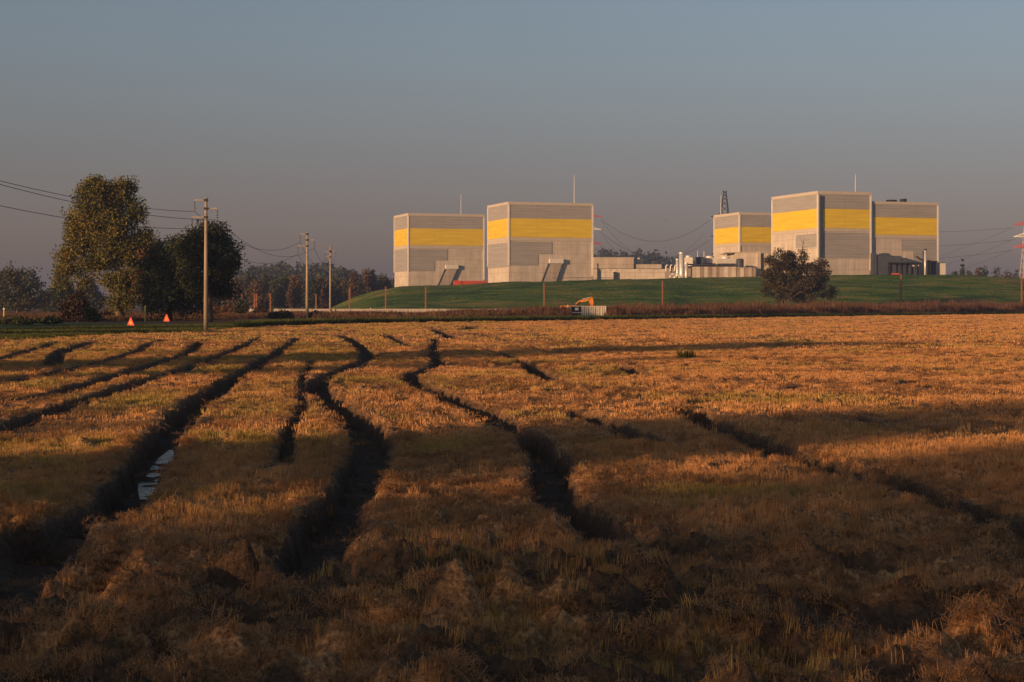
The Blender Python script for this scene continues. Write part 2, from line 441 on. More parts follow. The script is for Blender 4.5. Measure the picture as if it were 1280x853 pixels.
# ------------------------------------------------------------------ the field and its wheel ruts
# ruts: (half width m, depth m, rim, [(px, py) ...]) traced on the ground
RUTS = [
    (0.34, 0.40, 1.0, [(374, 424), (340, 447), (300, 470), (255, 500), (222, 528), (196, 562), (172, 600), (138, 640), (70, 668), (-30, 694)]),
    (0.13, 0.22, 0.5, [(392, 452), (377, 478), (379, 506), (362, 540), (354, 582)]),
    (0.5, 0.46, 0.8, [(432, 420), (448, 432), (458, 443), (462, 453)]),
    (0.33, 0.36, 1.2, [(466, 451), (425, 466), (398, 482), (412, 502), (440, 524), (462, 550), (458, 585), (432, 630), (408, 672), (392, 715), (396, 748)]),
    (0.29, 0.36, 1.2, [(545, 424), (542, 446), (549, 458), (513, 472), (541, 491), (580, 507), (612, 523), (636, 540), (668, 555), (690, 580), (684, 610), (708, 640), (742, 672), (770, 694)]),
    (0.28, 0.42, 0.3, [(593, 432), (625, 443), (650, 452), (668, 463)]),
    (0.36, 0.38, 0.8, [(655, 455), (672, 466), (697, 481)]),
    (0.32, 0.48, 0.6, [(862, 514), (887, 530), (935, 550), (996, 573), (1054, 591), (1105, 603), (1156, 621), (1207, 642), (1258, 665), (1320, 700)]),
    (0.30, 0.20, 0.8, [(729, 520), (768, 536), (810, 556)]),
    (0.31, 0.44, 0.9, [(-40, 556), (0, 541), (68, 516), (150, 489), (238, 461), (290, 440), (324, 424)]),
    (0.34, 0.46, 0.9, [(-40, 516), (0, 505), (82, 491), (136, 475), (190, 458), (238, 441), (250, 427)]),
    (0.34, 0.46, 0.8, [(-40, 492), (0, 482), (112, 458), (170, 441), (190, 431), (206, 426)]),
    (0.45, 0.46, 0.8, [(64, 458), (76, 442), (98, 434), (122, 428)]),
    (0.38, 0.46, 0.8, [(-40, 460), (0, 451), (34, 441), (76, 428)]),
    (0.5, 0.45, 0.6, [(481, 418), (500, 428), (524, 437)]),
    (0.55, 0.45, 0.6, [(540, 411), (552, 416), (570, 425)]),
    (0.8, 0.45, 0.6, [(583, 413), (592, 408)]),
    (0.3, 0.42, 0.3, [(595, 416), (640, 428), (704, 444)]),
    (0.36, 0.36, 0.8, [(768, 458), (782, 462), (800, 470)]),
    (0.36, 0.34, 1.0, [(990, 488), (1016, 484), (1046, 487)]),
    (0.22, 0.22, 0.8, [(1060, 520), (1080, 527), (1092, 530)]),
    (0.30, 0.26, 0.9, [(836, 700), (890, 706), (960, 712), (1060, 722)]),
    (0.35, 0.30, 0.9, [(-40, 760), (10, 738), (46, 700), (66, 668)]),
    (0.30, 0.28, 1.0, [(250, 742), (300, 738), (360, 745), (420, 752)]),
    (0.22, 0.24, 0.9, [(600, 770), (650, 764), (700, 770)]),
    (0.24, 0.26, 0.9, [(800, 800), (850, 788), (900, 795)]),
    (0.34, 0.22, 0.9, [(1000, 800), (1100, 792), (1200, 800), (1320, 806)]),
    (0.5, 0.40, 0.5, [(450, 411), (470, 410), (486, 412)]), (0.5, 0.40, 0.5, [(520, 409), (536, 407.5)]), (0.6, 0.4, 0.5, [(556, 407), (566, 406)]), (0.6, 0.4, 0.5, [(572, 408.5), (582, 407.5)]),
    (0.6, 0.45, 0.6, [(400, 412), (418, 411)]), (0.4, 0.34, 0.8, [(930, 484), (962, 482)]), (0.3, 0.3, 0.8, [(1095, 479), (1112, 477)]), (0.3, 0.3, 0.8, [(1130, 482), (1150, 478)]),
    (0.35, 0.34, 0.6, [(855, 497), (875, 500)]), (0.35, 0.3, 0.6, [(610, 482), (640, 484)]), (0.3, 0.3, 0.6, [(655, 498), (700, 500)]),
]
RUT_SEG = []
for (w, dp, rim, pts) in RUTS:
    g = [G(*p) for p in pts]
    # smooth the polyline a little
    q = []
    for i in range(len(g) - 1):
        p0 = np.array(g[max(i-1, 0)]); p1 = np.array(g[i]); p2 = np.array(g[i+1]); p3 = np.array(g[min(i+2, len(g)-1)])
        for k in range(4):
            t = k / 4
            q.append(0.5 * (2*p1 + (p2-p0)*t + (2*p0-5*p1+4*p2-p3)*t*t + (3*p1-p0-3*p2+p3)*t**3))
    q.append(np.array(g[-1]))
    RUT_SEG.append((w * 0.84, dp * 0.92, rim, q))

def seg_dist(x, y, a, b):
    dx, dy = b[0]-a[0], b[1]-a[1]
    L = dx*dx + dy*dy + 1e-9
    t = np.clip(((x-a[0])*dx + (y-a[1])*dy) / L, 0, 1)
    return np.hypot(x - a[0] - t*dx, y - a[1] - t*dy)

def field_height(x, y):
    """returns z, mud (0..1), rim (0..1) at world x, y"""
    x = np.asarray(x, dtype=np.float64); y = np.asarray(y, dtype=np.float64)
    z = (fbm(x*0.22, y*0.22, 3, 3) - 0.5) * 0.07
    lump = fbm(x*3.1, y*3.1, 11, 3)
    lumpmask = sstep(0.44, 0.60, fbm(x*0.45, y*0.45, 23, 3))
    z = z + np.maximum(lump - 0.42, 0) * 0.36 * lumpmask
    z = z + (fbm(x*6.0, y*6.0, 31, 4) - 0.5) * 0.12
    # small pits and torn holes in the trampled patches
    pit = sstep(0.60, 0.68, fbm(x*2.3, y*2.3, 67, 3)) * sstep(0.46, 0.58, fbm(x*0.3, y*0.3, 68, 2))
    z = z - 0.11 * pit
    # clods and rolled straw of the nearest headland
    near = sstep(21.0, 11.5, y)
    z = z + near * (np.maximum(fbm(x*2.6 + 3, y*3.8, 57, 4) - 0.44, 0) * 0.6 + (fbm(x*0.8, y*1.6, 58, 2) - 0.5) * 0.2)
    mud = pit * 0.9; rimv = np.zeros_like(x)
    wob = (fbm(x*1.6, y*1.6, 41, 4) - 0.5)
    for (w, dp, rim, q) in RUT_SEG:
        qa = np.array(q)
        lo, hi = qa.min(0) - 2.2, qa.max(0) + 2.2
        sel = (x > lo[0]) & (x < hi[0]) & (y > lo[1]) & (y < hi[1])
        if not sel.any(): continue
        xs, ys = x[sel], y[sel]
        d = np.full(xs.shape, 1e9)
        for i in range(len(q) - 1):
            d = np.minimum(d, seg_dist(xs, ys, q[i], q[i+1]))
        d = d + wob[sel] * 0.9 * w
        cut = sstep(w * 1.12, w * 0.74, d)
        z[sel] *= 1 - 0.55 * sstep(w + 0.7, w + 0.15, d) * sstep(12.5, 16.0, ys)        # the strip beside a track is pressed flat
        rm = np.exp(-((d - w - 0.16) / 0.15)**2) * rim
        z[sel] = z[sel] * (1 - 0.8*cut) - dp * cut * (0.9 + 0.5 * wob[sel]) + 0.075 * rm * np.clip(lump[sel]*2.4 - 0.7, 0, 0.9)
        mud[sel] = np.maximum(mud[sel], sstep(w * 1.12 + 0.11, w * 1.0, d + (lump[sel] - 0.5) * 0.16))  # mud runs over the lips, its dark tone standing in for rut shade
        rimv[sel] = np.maximum(rimv[sel], rm)
    return z, mud, np.clip(rimv, 0, 1)

# far edge of the field, traced where straw meets weeds and verge
EDGE = [(-300, 470), (-150, 444), (0, 427), (130, 419), (258, 414.5), (330, 408.5), (440, 405), (600, 402.5), (760, 400.5), (900, 398.5), (1050, 396), (1180, 394.3), (1280, 393), (1400, 392), (1600, 391)]
EDGE_G = [G(*p) for p in EDGE]
AP = np.array([0.0, -5.0])       # apex of the sheet's fan
ea = np.array([math.atan2(x - AP[0], y - AP[1]) for x, y in EDGE_G]); er = np.array([math.hypot(x - AP[0], y - AP[1]) for x, y in EDGE_G])
def edge_r(a):
    return np.interp(a, ea, er)
def field_sheet():
    NA, NR = 640, 1080
    a = np.linspace(R(-22), R(22), NA)
    t = np.linspace(0, 1, NR)
    r0 = 10.5
    re = edge_r(a)
    k = 0.22
    lo, hi = r0 ** -k, re ** -k
    rr = (lo + (hi - lo)[None, :] * t[:, None]) ** (-1.0 / k)
    x = AP[0] + rr * np.sin(a)[None, :]; y = AP[1] + rr * np.cos(a)[None, :]
    z, mud, rim = field_height(x.ravel(), y.ravel())
    mud = np.maximum(mud, sstep(16.5, 11.0, y.ravel()) * 0.95 * sstep(0.34, 0.50, fbm(x.ravel()*0.9, y.ravel()*1.6, 71, 3)))   # earth shows through on the headland; its dark tone also deepens the shade
    # die out to flat at the rims of the sheet
    f = np.minimum(sstep(1.0, 0.985, t)[:, None] * np.ones(NA)[None, :], 1).ravel()
    z = z * f
    V = np.stack([x.ravel(), y.ravel(), z], 1)
    i, j = np.meshgrid(np.arange(NR-1), np.arange(NA-1), indexing='ij')
    b = (i*NA + j).ravel()
    Fc = np.stack([b, b+1, b+NA+1, b+NA], 1)
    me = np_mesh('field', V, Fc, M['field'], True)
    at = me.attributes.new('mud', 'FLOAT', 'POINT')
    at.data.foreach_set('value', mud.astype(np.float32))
    o = link(bpy.data.objects.new('field', me))
    tag(o, 'harvested rice field of stubble cut by deep wheel ruts', 'field', kind='structure')
    outline = [(x[0, 0], y[0, 0])]
    loop = []
    for jj in range(0, NA, 20): loop.append((x[-1, jj], y[-1, jj]))
    loop.append((x[-1, -1], y[-1, -1]))
    for ii in range(NR-1, -1, -40): loop.append((x[ii, -1], y[ii, -1]))
    for jj in range(NA-1, -1, -60): loop.append((x[0, jj], y[0, jj]))
    for ii in range(0, NR, 40): loop.append((x[ii, 0], y[ii, 0]))
    return o, loop
field, loop = field_sheet()

# the ground round the field, out to the horizon, as one sheet with the field let into it
c0 = np.array([0.0, 90.0])
gv, gf = [], []
loop = np.array(loop)
ang = np.unwrap(np.arctan2(loop[:, 0] - c0[0], loop[:, 1] - c0[1]))
for s, zz in ((1.0, -0.03), (1.25, -0.02), (2.2, -0.02), (7.0, -0.02), (None, -0.02)):
    for (px_, py_) in loop:
        d = np.array([px_, py_]) - c0
        q = c0 + d * s if s else c0 + d / np.linalg.norm(d) * 3800.0
        gv.append((q[0], q[1], zz))
nL = len(loop)
for k in range(4):
    for i in range(nL):
        j = (i + 1) % nL
        gf.append((k*nL+i, k*nL+j, (k+1)*nL+j, (k+1)*nL+i))
gm = bpy.data.meshes.new('ground'); gm.from_pydata(gv, [], gf); gm.materials.append(M['country'])
bm_ = bmesh.new(); bm_.from_mesh(gm); bmesh.ops.recalc_face_normals(bm_, faces=bm_.faces)
if sum(f.normal.z for f in bm_.faces) < 0: bmesh.ops.reverse_faces(bm_, faces=bm_.faces)
bm_.to_mesh(gm); bm_.free()
tag(link(bpy.data.objects.new('ground', gm)), 'open flat country of dry grass and plough', 'ground', kind='structure')

# standing water in the left rut
def puddle(px_pts, w, z, label):
    q = [np.array(G(*p)) for p in px_pts]
    vv, ff = [], []
    for i, p in enumerate(q):
        d = q[min(i+1, len(q)-1)] - q[max(i-1, 0)]; d = d / np.linalg.norm(d); nn = np.array([-d[1], d[0]])
        ww = w * math.sin(math.pi * (i + 0.25) / (len(q) - 0.5)) ** 0.6 * (0.75 + 0.4 * ((i * 37) % 10) / 10)
        for s in (-1, 1): vv.append((p[0] + nn[0]*ww*s, p[1] + nn[1]*ww*s, z))
    for i in range(len(q)-1): ff.append((2*i, 2*i+1, 2*i+3, 2*i+2))
    mb = MB(); mb.v, mb.f = vv, ff
    tag(mb.build('water', M['water']), label, 'puddle', kind='structure')
puddle([(214, 537), (208, 546), (201, 556), (195, 565), (189, 573), (184, 581), (179, 590)], 0.17, -0.332, 'long puddle lying in the nearer stretch of the left rut')
puddle([(374, 424), (366, 430), (352, 439), (340, 447)], 0.2, -0.315, 'far narrow puddle shining at the end of the left rut')

# ------------------------------------------------------------------ blade clumps scattered over the ground
def clump_mesh(name, mat, n, rad, h0, h1, w0, w1, lean, laid=0.0, seed=0, curve=0.0):
    rng = np.random.RandomState(seed)
    vv, ff = [], []
    for i in range(n):
        a = rng.uniform(0, 2*math.pi); r = rad * math.sqrt(rng.uniform())
        bx, by = r*math.cos(a), r*math.sin(a)
        h = rng.uniform(h0, h1); w = rng.uniform(w0, w1) / 2
        t = rng.uniform(0, 2*math.pi)
        ln = abs(rng.normal(0, lean)) if laid < 0.5 else rng.uniform(0.9, 1.5)
        dx, dy = math.cos(t)*math.sin(ln), math.sin(t)*math.sin(ln)
        sx, sy = math.cos(t + 1.57 + rng.uniform(-0.6, 0.6)) * w, math.sin(t + 1.57 + rng.uniform(-0.6, 0.6)) * w
        bz = -0.02 if laid < 0.5 else rng.uniform(0.0, 0.05) * (1 - r/rad*0.8)
        b = len(vv)
        p0 = (bx, by, bz)
        mz = bz + h*0.55*math.cos(ln) + curve*h
        p1 = (bx + dx*h*0.5, by + dy*h*0.5, mz)
        p2 = (bx + dx*h, by + dy*h, bz + h*math.cos(ln) * (1 if laid < 0.5 else 0.4))
        for (p, ww) in ((p0, 1.0), (p1, 0.9), (p2, 0.45)):
            vv.append((p[0]-sx*ww, p[1]-sy*ww, p[2])); vv.append((p[0]+sx*ww, p[1]+sy*ww, p[2]))
        ff += [(b, b+1, b+3, b+2), (b+2, b+3, b+5, b+4)]
    me = np_mesh(name, vv, ff, mat)
    return bpy.data.objects.new(name, me)       # source of the scatter: never linked to the scene

def scatter(name, pts, scl, rotz, tilt, sources, label, cat):
    """one object: clumps placed on given points by geometry nodes"""
    N = len(pts)
    me = bpy.data.meshes.new(name)
    me.vertices.add(N); me.vertices.foreach_set("co", np.asarray(pts, dtype=np.float32).ravel())
    for nm, tp, arr in (("scl", 'FLOAT_VECTOR', scl), ("rot", 'FLOAT_VECTOR', np.stack([tilt[:, 0], tilt[:, 1], rotz], 1))):
        a = me.attributes.new(nm, tp, 'POINT'); a.data.foreach_set('vector', np.asarray(arr, dtype=np.float32).ravel())
    a = me.attributes.new("var", 'INT', 'POINT'); a.data.foreach_set('value', np.random.RandomState(N).randint(0, len(sources), N).astype(np.int32))
    o = link(bpy.data.objects.new(name, me))
    ng = bpy.data.node_groups.new(name, 'GeometryNodeTree')
    ng.interface.new_socket("Geometry", in_out='INPUT', socket_type='NodeSocketGeometry')
    ng.interface.new_socket("Geometry", in_out='OUTPUT', socket_type='NodeSocketGeometry')
    N_, L_ = ng.nodes, ng.links
    gi = N_.new("NodeGroupInput"); go = N_.new("NodeGroupOutput")
    iop = N_.new("GeometryNodeInstanceOnPoints")
    jn = N_.new("GeometryNodeJoinGeometry")
    for s in sources:
        oi = N_.new("GeometryNodeObjectInfo"); oi.inputs[0].default_value = s
        g2 = N_.new("GeometryNodeGeometryToInstance"); L_.new(oi.outputs["Geometry"], g2.inputs[0]); L_.new(g2.outputs[0], jn.inputs[0])
    def attr(nm, tp):
        q = N_.new("GeometryNodeInputNamedAttribute"); q.data_type = tp; q.inputs["Name"].default_value = nm
        return q.outputs["Attribute"]
    L_.new(gi.outputs[0], iop.inputs["Points"]); L_.new(jn.outputs[0], iop.inputs["Instance"])
    iop.inputs["Pick Instance"].default_value = True
    L_.new(attr("var", 'INT'), iop.inputs["Instance Index"])
    e2r = N_.new("FunctionNodeEulerToRotation"); L_.new(attr("rot", 'FLOAT_VECTOR'), e2r.inputs[0]); L_.new(e2r.outputs[0], iop.inputs["Rotation"])
    L_.new(attr("scl", 'FLOAT_VECTOR'), iop.inputs["Scale"])
    L_.new(iop.outputs[0], go.inputs[0])
    md = o.modifiers.new("scatter", 'NODES'); md.node_group = ng
    tag(o, label, cat, kind='stuff')
    return o

rs = np.random.RandomState(5)
def fan_points(y0, y1, dens, half=0.37):
    """random points on the field between two depths, within the field's edge"""
    A = half * (y1**2 - y0**2) + 6*(y1-y0)
    N = int(A * dens)
    y = np.sqrt(rs.uniform(y0**2, y1**2, N)); x = rs.uniform(-1, 1, N) * (half*y + 1.5)
    a = np.arctan2(x - AP[0], y - AP[1]); r = np.hypot(x - AP[0], y - AP[1])
    k = r < edge_r(a) - 0.8
    return x[k], y[k]

def place(x, y, hs_rng, wfac, mask_mud=0.35, rim_keep=1.0, tilt=0.12, laid=False, sink=0.0):
    z, mud, rim = field_height(x, y)
    k = (mud < mask_mud) | (rs.uniform(size=len(x)) < 0.03)
    lay = sstep(0.50, 0.60, fbm(x*0.4, y*0.4, 77, 3)) 
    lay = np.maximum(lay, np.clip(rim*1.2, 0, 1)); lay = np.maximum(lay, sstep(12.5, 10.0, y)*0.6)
    gap = sstep(0.30, 0.44, fbm(x*2.1, y*2.1, 63, 3))
    k &= rs.uniform(size=len(x)) < 0.35 + 0.65*gap
    u = rs.uniform(size=len(x))
    k &= (u < lay) if laid else (u > lay * 0.8)
    x, y, z = x[k], y[k], z[k]
    N = len(x)
    s = rs.uniform(hs_rng[0], hs_rng[1], N)
    # patchy height
    s *= 0.75 + 0.5 * fbm(x*0.6, y*0.6, 91, 2)
    sc = np.stack([np.full(N, wfac) * rs.uniform(0.8, 1.2, N), np.full(N, wfac) * rs.uniform(0.8, 1.2, N), s], 1)
    return np.stack([x, y, z - sink], 1), sc, rs.uniform(0, 6.28, N), rs.normal(0, tilt, (N, 2))

near_src = [clump_mesh('straw_tuft', M['straw'], 16, 0.05, 0.05, 0.10, 0.003, 0.0055, 0.13, seed=i) for i in range(6)]
mid_src = [clump_mesh('straw_patch', M['straw'], 32, 0.15, 0.045, 0.095, 0.007, 0.013, 0.16, seed=20+i) for i in range(6)]
far_src = [clump_mesh('straw_stretch', M['straw'], 34, 0.34, 0.05, 0.11, 0.018, 0.034, 0.2, seed=40+i) for i in range(6)]
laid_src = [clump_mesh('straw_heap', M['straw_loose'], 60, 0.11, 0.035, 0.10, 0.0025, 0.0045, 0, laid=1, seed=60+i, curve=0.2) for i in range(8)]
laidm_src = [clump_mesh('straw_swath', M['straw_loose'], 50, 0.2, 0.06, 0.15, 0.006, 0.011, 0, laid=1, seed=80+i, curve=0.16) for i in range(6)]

x, y = fan_points(6.5, 25, 210); scatter('rice_stubble', *place(x, y, (0.75, 1.15), 1.0, 0.2), near_src, 'standing rice stubble of the near field', 'stubble')
x, y = fan_points(25, 75, 42, 0.36); scatter('rice_stubble', *place(x, y, (0.8, 1.2), 1.0, 0.15), mid_src, 'rice stubble of the middle field between the ruts', 'stubble')
x, y = fan_points(75, 180, 4.5, 0.36); scatter('rice_stubble', *place(x, y, (0.8, 1.2), 1.0, 0.1), far_src, 'rice stubble of the far field up to the nearest utility pole', 'stubble')
x, y = fan_points(180, 400, 1.3, 0.36); scatter('rice_stubble', *place(x, y, (0.8, 1.3), 1.5, 0.1), far_src, 'sunlit rice stubble of the farthest field before the weeds', 'stubble')
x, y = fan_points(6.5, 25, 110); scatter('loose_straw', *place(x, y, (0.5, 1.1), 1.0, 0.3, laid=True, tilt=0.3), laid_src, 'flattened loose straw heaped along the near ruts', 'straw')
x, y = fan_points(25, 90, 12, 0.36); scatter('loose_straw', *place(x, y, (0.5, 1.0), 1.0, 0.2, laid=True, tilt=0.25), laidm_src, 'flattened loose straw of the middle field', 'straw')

# ------------------------------------------------------------------ verge, road, weeds at the field's edge
def strip_points(pxs, d0, d1, dens, jitter=0):
    """random points in a band behind the field edge for a range of directions"""
    A = []
    xs, ys, ds = [], [], []
    a0, a1 = [math.atan2((p-640)/F, 1) for p in pxs]
    n = int(dens * 1000)
    a = rs.uniform(a0, a1, n)
    # world angles seen from the camera -> from the apex: solve by walking the edge polyline
    ex = np.array([p[0] for p in EDGE_G]); ey = np.array([p[1] for p in EDGE_G]); et = np.arctan2(ex, ey)
    rr = np.interp(a, et, np.hypot(ex, ey))
    d = rs.uniform(d0, d1, n)
    return (rr + d) * np.sin(a), (rr + d) * np.cos(a), d, a

weed_src = [clump_mesh('weed_clump', M['weed'], 60, 0.9, 0.5, 1.15, 0.03, 0.07, 0.14, seed=100+i) for i in range(5)]
grass_src = [clump_mesh('grass_clump', M['grass'], 60, 0.5, 0.15, 0.42, 0.02, 0.045, 0.3, seed=120+i) for i in range(5)]
x, y, d, a = strip_points((400, 1420), 3, 60, 15)
pxa = 640 + np.tan(a)*F
k_ = ~((pxa > 709) & (pxa < 761) & (d < 26)); x, y, d, a = x[k_], y[k_], d[k_], a[k_]
hgt = np.interp(a, [math.atan2((p-640)/F, 1) for p in (400, 520, 760, 1050, 1280)], [0.8, 0.85, 1.45, 1.9, 2.2]) * (0.62 + 0.8*fbm(x*0.16, y*0.16, 8, 4))
hgt *= sstep(2, 10, d)*0.6 + 0.4
n_ = len(x)
scatter('dry_weeds', np.stack([x, y, np.full(n_, -0.03)], 1), np.stack([np.full(n_, 1.1), np.full(n_, 1.1), hgt*rs.choice([0.7, 0.85, 1.0, 1.3], n_, p=[.3, .35, .27, .08])*rs.uniform(0.85, 1.1, n_)], 1), rs.uniform(0, 6.28, n_), rs.normal(0, 0.06, (n_, 2)), weed_src, 'band of dry reddish weeds along the far field edge', 'weeds')
x, y, d, a = strip_points((300, 1420), -0.3, 4.5, 9); n_ = len(x)
scatter('edge_grass', np.stack([x, y, np.full(n_, -0.03)], 1), np.stack([np.full(n_, 1.2), np.full(n_, 1.2), rs.uniform(0.9, 2.0, n_)], 1), rs.uniform(0, 6.28, n_), rs.normal(0, 0.06, (n_, 2)), grass_src, 'strip of low green grass where stubble meets weeds', 'grass')
x, y, d, a = strip_points((-120, 345), 0.0, 40, 10); n_ = len(x)
scatter('verge_grass', np.stack([x, y, np.full(n_, 0.0)], 1), np.stack([np.full(n_, 1.2), np.full(n_, 1.2), rs.uniform(0.2, 0.6, n_)], 1), rs.uniform(0, 6.28, n_), rs.normal(0, 0.06, (n_, 2)), grass_src, 'green verge grass between the field and the trees', 'grass')
x, y, d, a = strip_points((-120, 470), 105, 230, 5); n_ = len(x)
scatter('dry_weeds', np.stack([x, y, np.full(n_, -0.03)], 1), np.stack([np.full(n_, 1.5), np.full(n_, 1.5), rs.uniform(0.25, 0.75, n_)], 1), rs.uniform(0, 6.28, n_), rs.normal(0, 0.06, (n_, 2)), weed_src, 'brown rough growth behind the roadside trees', 'weeds')

def sheet(name, pts_a, pts_b, z, mat, label, cat):
    mb = MB()
    for p, q in zip(pts_a, pts_b):
        mb.v += [(p[0], p[1], z), (q[0], q[1], z)]
    for i in range(len(pts_a)-1):
        mb.f.append((2*i, 2*i+1, 2*i+3, 2*i+2))
    o = mb.build(name, mat)
    return tag(o, label, cat, kind='structure')
sheet('grass_verge', [G(-300, 470), G(-150, 444), G(0, 427), G(130, 419), G(250, 415), G(325, 409)],
      [(-110, 120), (-90, 150), (-72, 178), (-58, 200), (-42, 205), (-31, 190)], 0.0, M['verge'], 'strip of dark green turf between field and roadside trees', 'grass')
sheet('road', [(-100, 170), (-60, 190), (-42, 183), (-33, 183), (-27, 187), (-26, 215), (-34, 270)], [(-100, 176), (-60, 196), (-41, 190), (-34, 190), (-31.5, 193), (-31, 215), (-40, 270)], 0.02, M['asphalt'], 'narrow grey lane curving behind the nearest utility pole', 'road')

# ------------------------------------------------------------------ the grass bank and the platform on it
BX = [330, 380, 410, 440, 470, 500, 560, 640, 760, 850, 950, 1050, 1180, 1230, 1280, 1340, 1500, 1700]
BC = [389, 389, 388, 374, 364, 358.8, 358.2, 353.2, 351, 348.6, 347, 345, 344, 345.5, 349, 350, 352, 353]
def crest_Y(px): return np.interp(px, [330, 560, 640, 1180, 1700], [680, 660, 640, 565, 560])
def crest_Z(px): return EYE + (HY - np.interp(px, BX, BC)) / F * crest_Y(px)
def foot_Y(px): return np.interp(px, [330, 640, 900, 1160, 1300, 1700], [400, 400, 420, 440, 450, 470])
def foot_Z(px): return np.interp(px, [330, 640, 1160, 1700], [-0.1, -0.1, 1.2, 1.2])
def bank_z(px, Y):
    """height of the bank surface in a direction and depth"""
    t = np.clip((Y - foot_Y(px)) / (crest_Y(px) - foot_Y(px)), 0, 1)
    s = np.sin(t * math.pi / 2) ** 1.15
    return foot_Z(px) + (crest_Z(px) - foot_Z(px)) * s
cols_ = np.linspace(330, 1700, 220)
rows = []
bv = []
ts = np.concatenate([[-0.12, -0.03], np.linspace(0, 1, 46), [1.06, 1.2, 1.6, 2.4, 3.2]])
for t in ts:
    Yy = foot_Y(cols_) + (crest_Y(cols_) - foot_Y(cols_)) * t
    zz = bank_z(cols_, Yy)
    if t < 0: zz = np.where(np.full(cols_.shape, t < -0.1), -0.3, zz * 0.6 - 0.05)
    xx = (cols_ - 640) / F * Yy
    if t >= 0:
        zz = zz + (fbm(xx*0.035, Yy*0.035, 5, 4) - 0.5) * 3.2 * math.sin(min(max(t, 0), 1) * math.pi) + (fbm(xx*0.4, Yy*0.4, 6, 3) - 0.5) * 0.25
        if t > 1: zz = np.minimum(zz, crest_Z(cols_)) - 0.15
    bv.append(np.stack([xx, Yy, zz], 1))
bv = np.array(bv); nr, nc = bv.shape[:2]
i, j = np.meshgrid(np.arange(nr-1), np.arange(nc-1), indexing='ij'); b_ = (i*nc + j).ravel()
bank = link(bpy.data.objects.new('grass_bank', np_mesh('grass_bank', bv.reshape(-1, 3), np.stack([b_, b_+1, b_+nc+1, b_+nc], 1), M['bank'], True)))
tag(bank, 'long mown green embankment carrying the plant buildings', 'embankment', kind='structure')

# low concrete wall along the bank's foot: bays between expansion joints
wall = empty('boundary_wall', (0, 395, 0))
tag(wall, 'long low pale concrete wall at the foot of the green bank', 'wall')
pxs = list(range(318, 1190, 24))
for k in range(len(pxs)-1):
    if 310 < pxs[k] < 335: continue
    a_ = pxs[k]; b2 = pxs[k+1]
    mb = MB()
    ya, yb = foot_Y(a_) - 4, foot_Y(b2) - 4
    za, zb = foot_Z(a_), foot_Z(b2)
    xa, xb = (a_-640)/F*ya, (b2-640)/F*yb - 0.06
    hgt_ = 1.3
    base = len(mb.v)
    for (X_, Y_, z_) in ((xa, ya, za), (xb, yb, zb)):
        mb.v += [(X_, Y_-395, z_-0.5), (X_, Y_+0.3-395, z_-0.5), (X_, Y_+0.3-395, z_+hgt_), (X_, Y_-395, z_+hgt_)]
    mb.f += [(0, 1, 5, 4), (1, 2, 6, 5), (2, 3, 7, 6), (3, 0, 4, 7), (0, 3, 2, 1), (4, 5, 6, 7)]
    mb.build('panel', M['concrete_dark'], wall)

# rusty steel posts
POSTS = [(253, 369, 395, 430, 'half hidden under the dark trees, leftmost'), (302, 368, 392, 440, 'left of the close pair, before the far wood'), (318, 368, 392, 420, 'left one of the close pair of posts'),
         (320.5, 368, 392, 424, 'right one of the close pair of posts'), (338, 368, 392, 420, 'at the broken end of the pale wall'), (395, 369, 392, 410, 'between the two farther utility poles'),
         (437, 360, 390, 408, 'right of the farthest utility pole on the bank slope'), (482, 359.5, 390, 405, 'below the left edge of the leftmost yellow banded block'), (532, 360, 389, 405, 'below the front of the leftmost yellow banded block'),
         (680, 355, 388, 405, 'left of the excavator, before the second block'), (828, 352, 388, 415, 'below the silver stacks on the bank'),
         (1126, 343.5, 381, 440, 'right of the lone oak on the bank'), (1277, 343, 381, 452, 'at the right end of the bank')]
for (px, py0, py1, Y, where) in POSTS:
    p0 = P(px, py1, Y); top = P(px, py0, Y)
    gz = float(bank_z(px, Y)) if px > 380 else 0.0
    p0.z = min(p0.z, gz) - 0.3
    root = empty('steel_post', p0)
    tag(root, 'tall rusty steel post ' + where, 'post', 'rusty posts along the foot of the bank')
    h = top.z - p0.z
    MB().box(-0.16, 0.16, -0.16, 0.16, 0, h).build('shaft', M['rust'], root)
    MB().box(-0.26, 0.26, -0.26, 0.26, h, h + 0.12).build('cap_plate', M['rust'], root)

# ------------------------------------------------------------------ the yellow banded plant blocks
YAW = R(18)
def zof(py, Y): return EYE + (HY - py) / F * Y

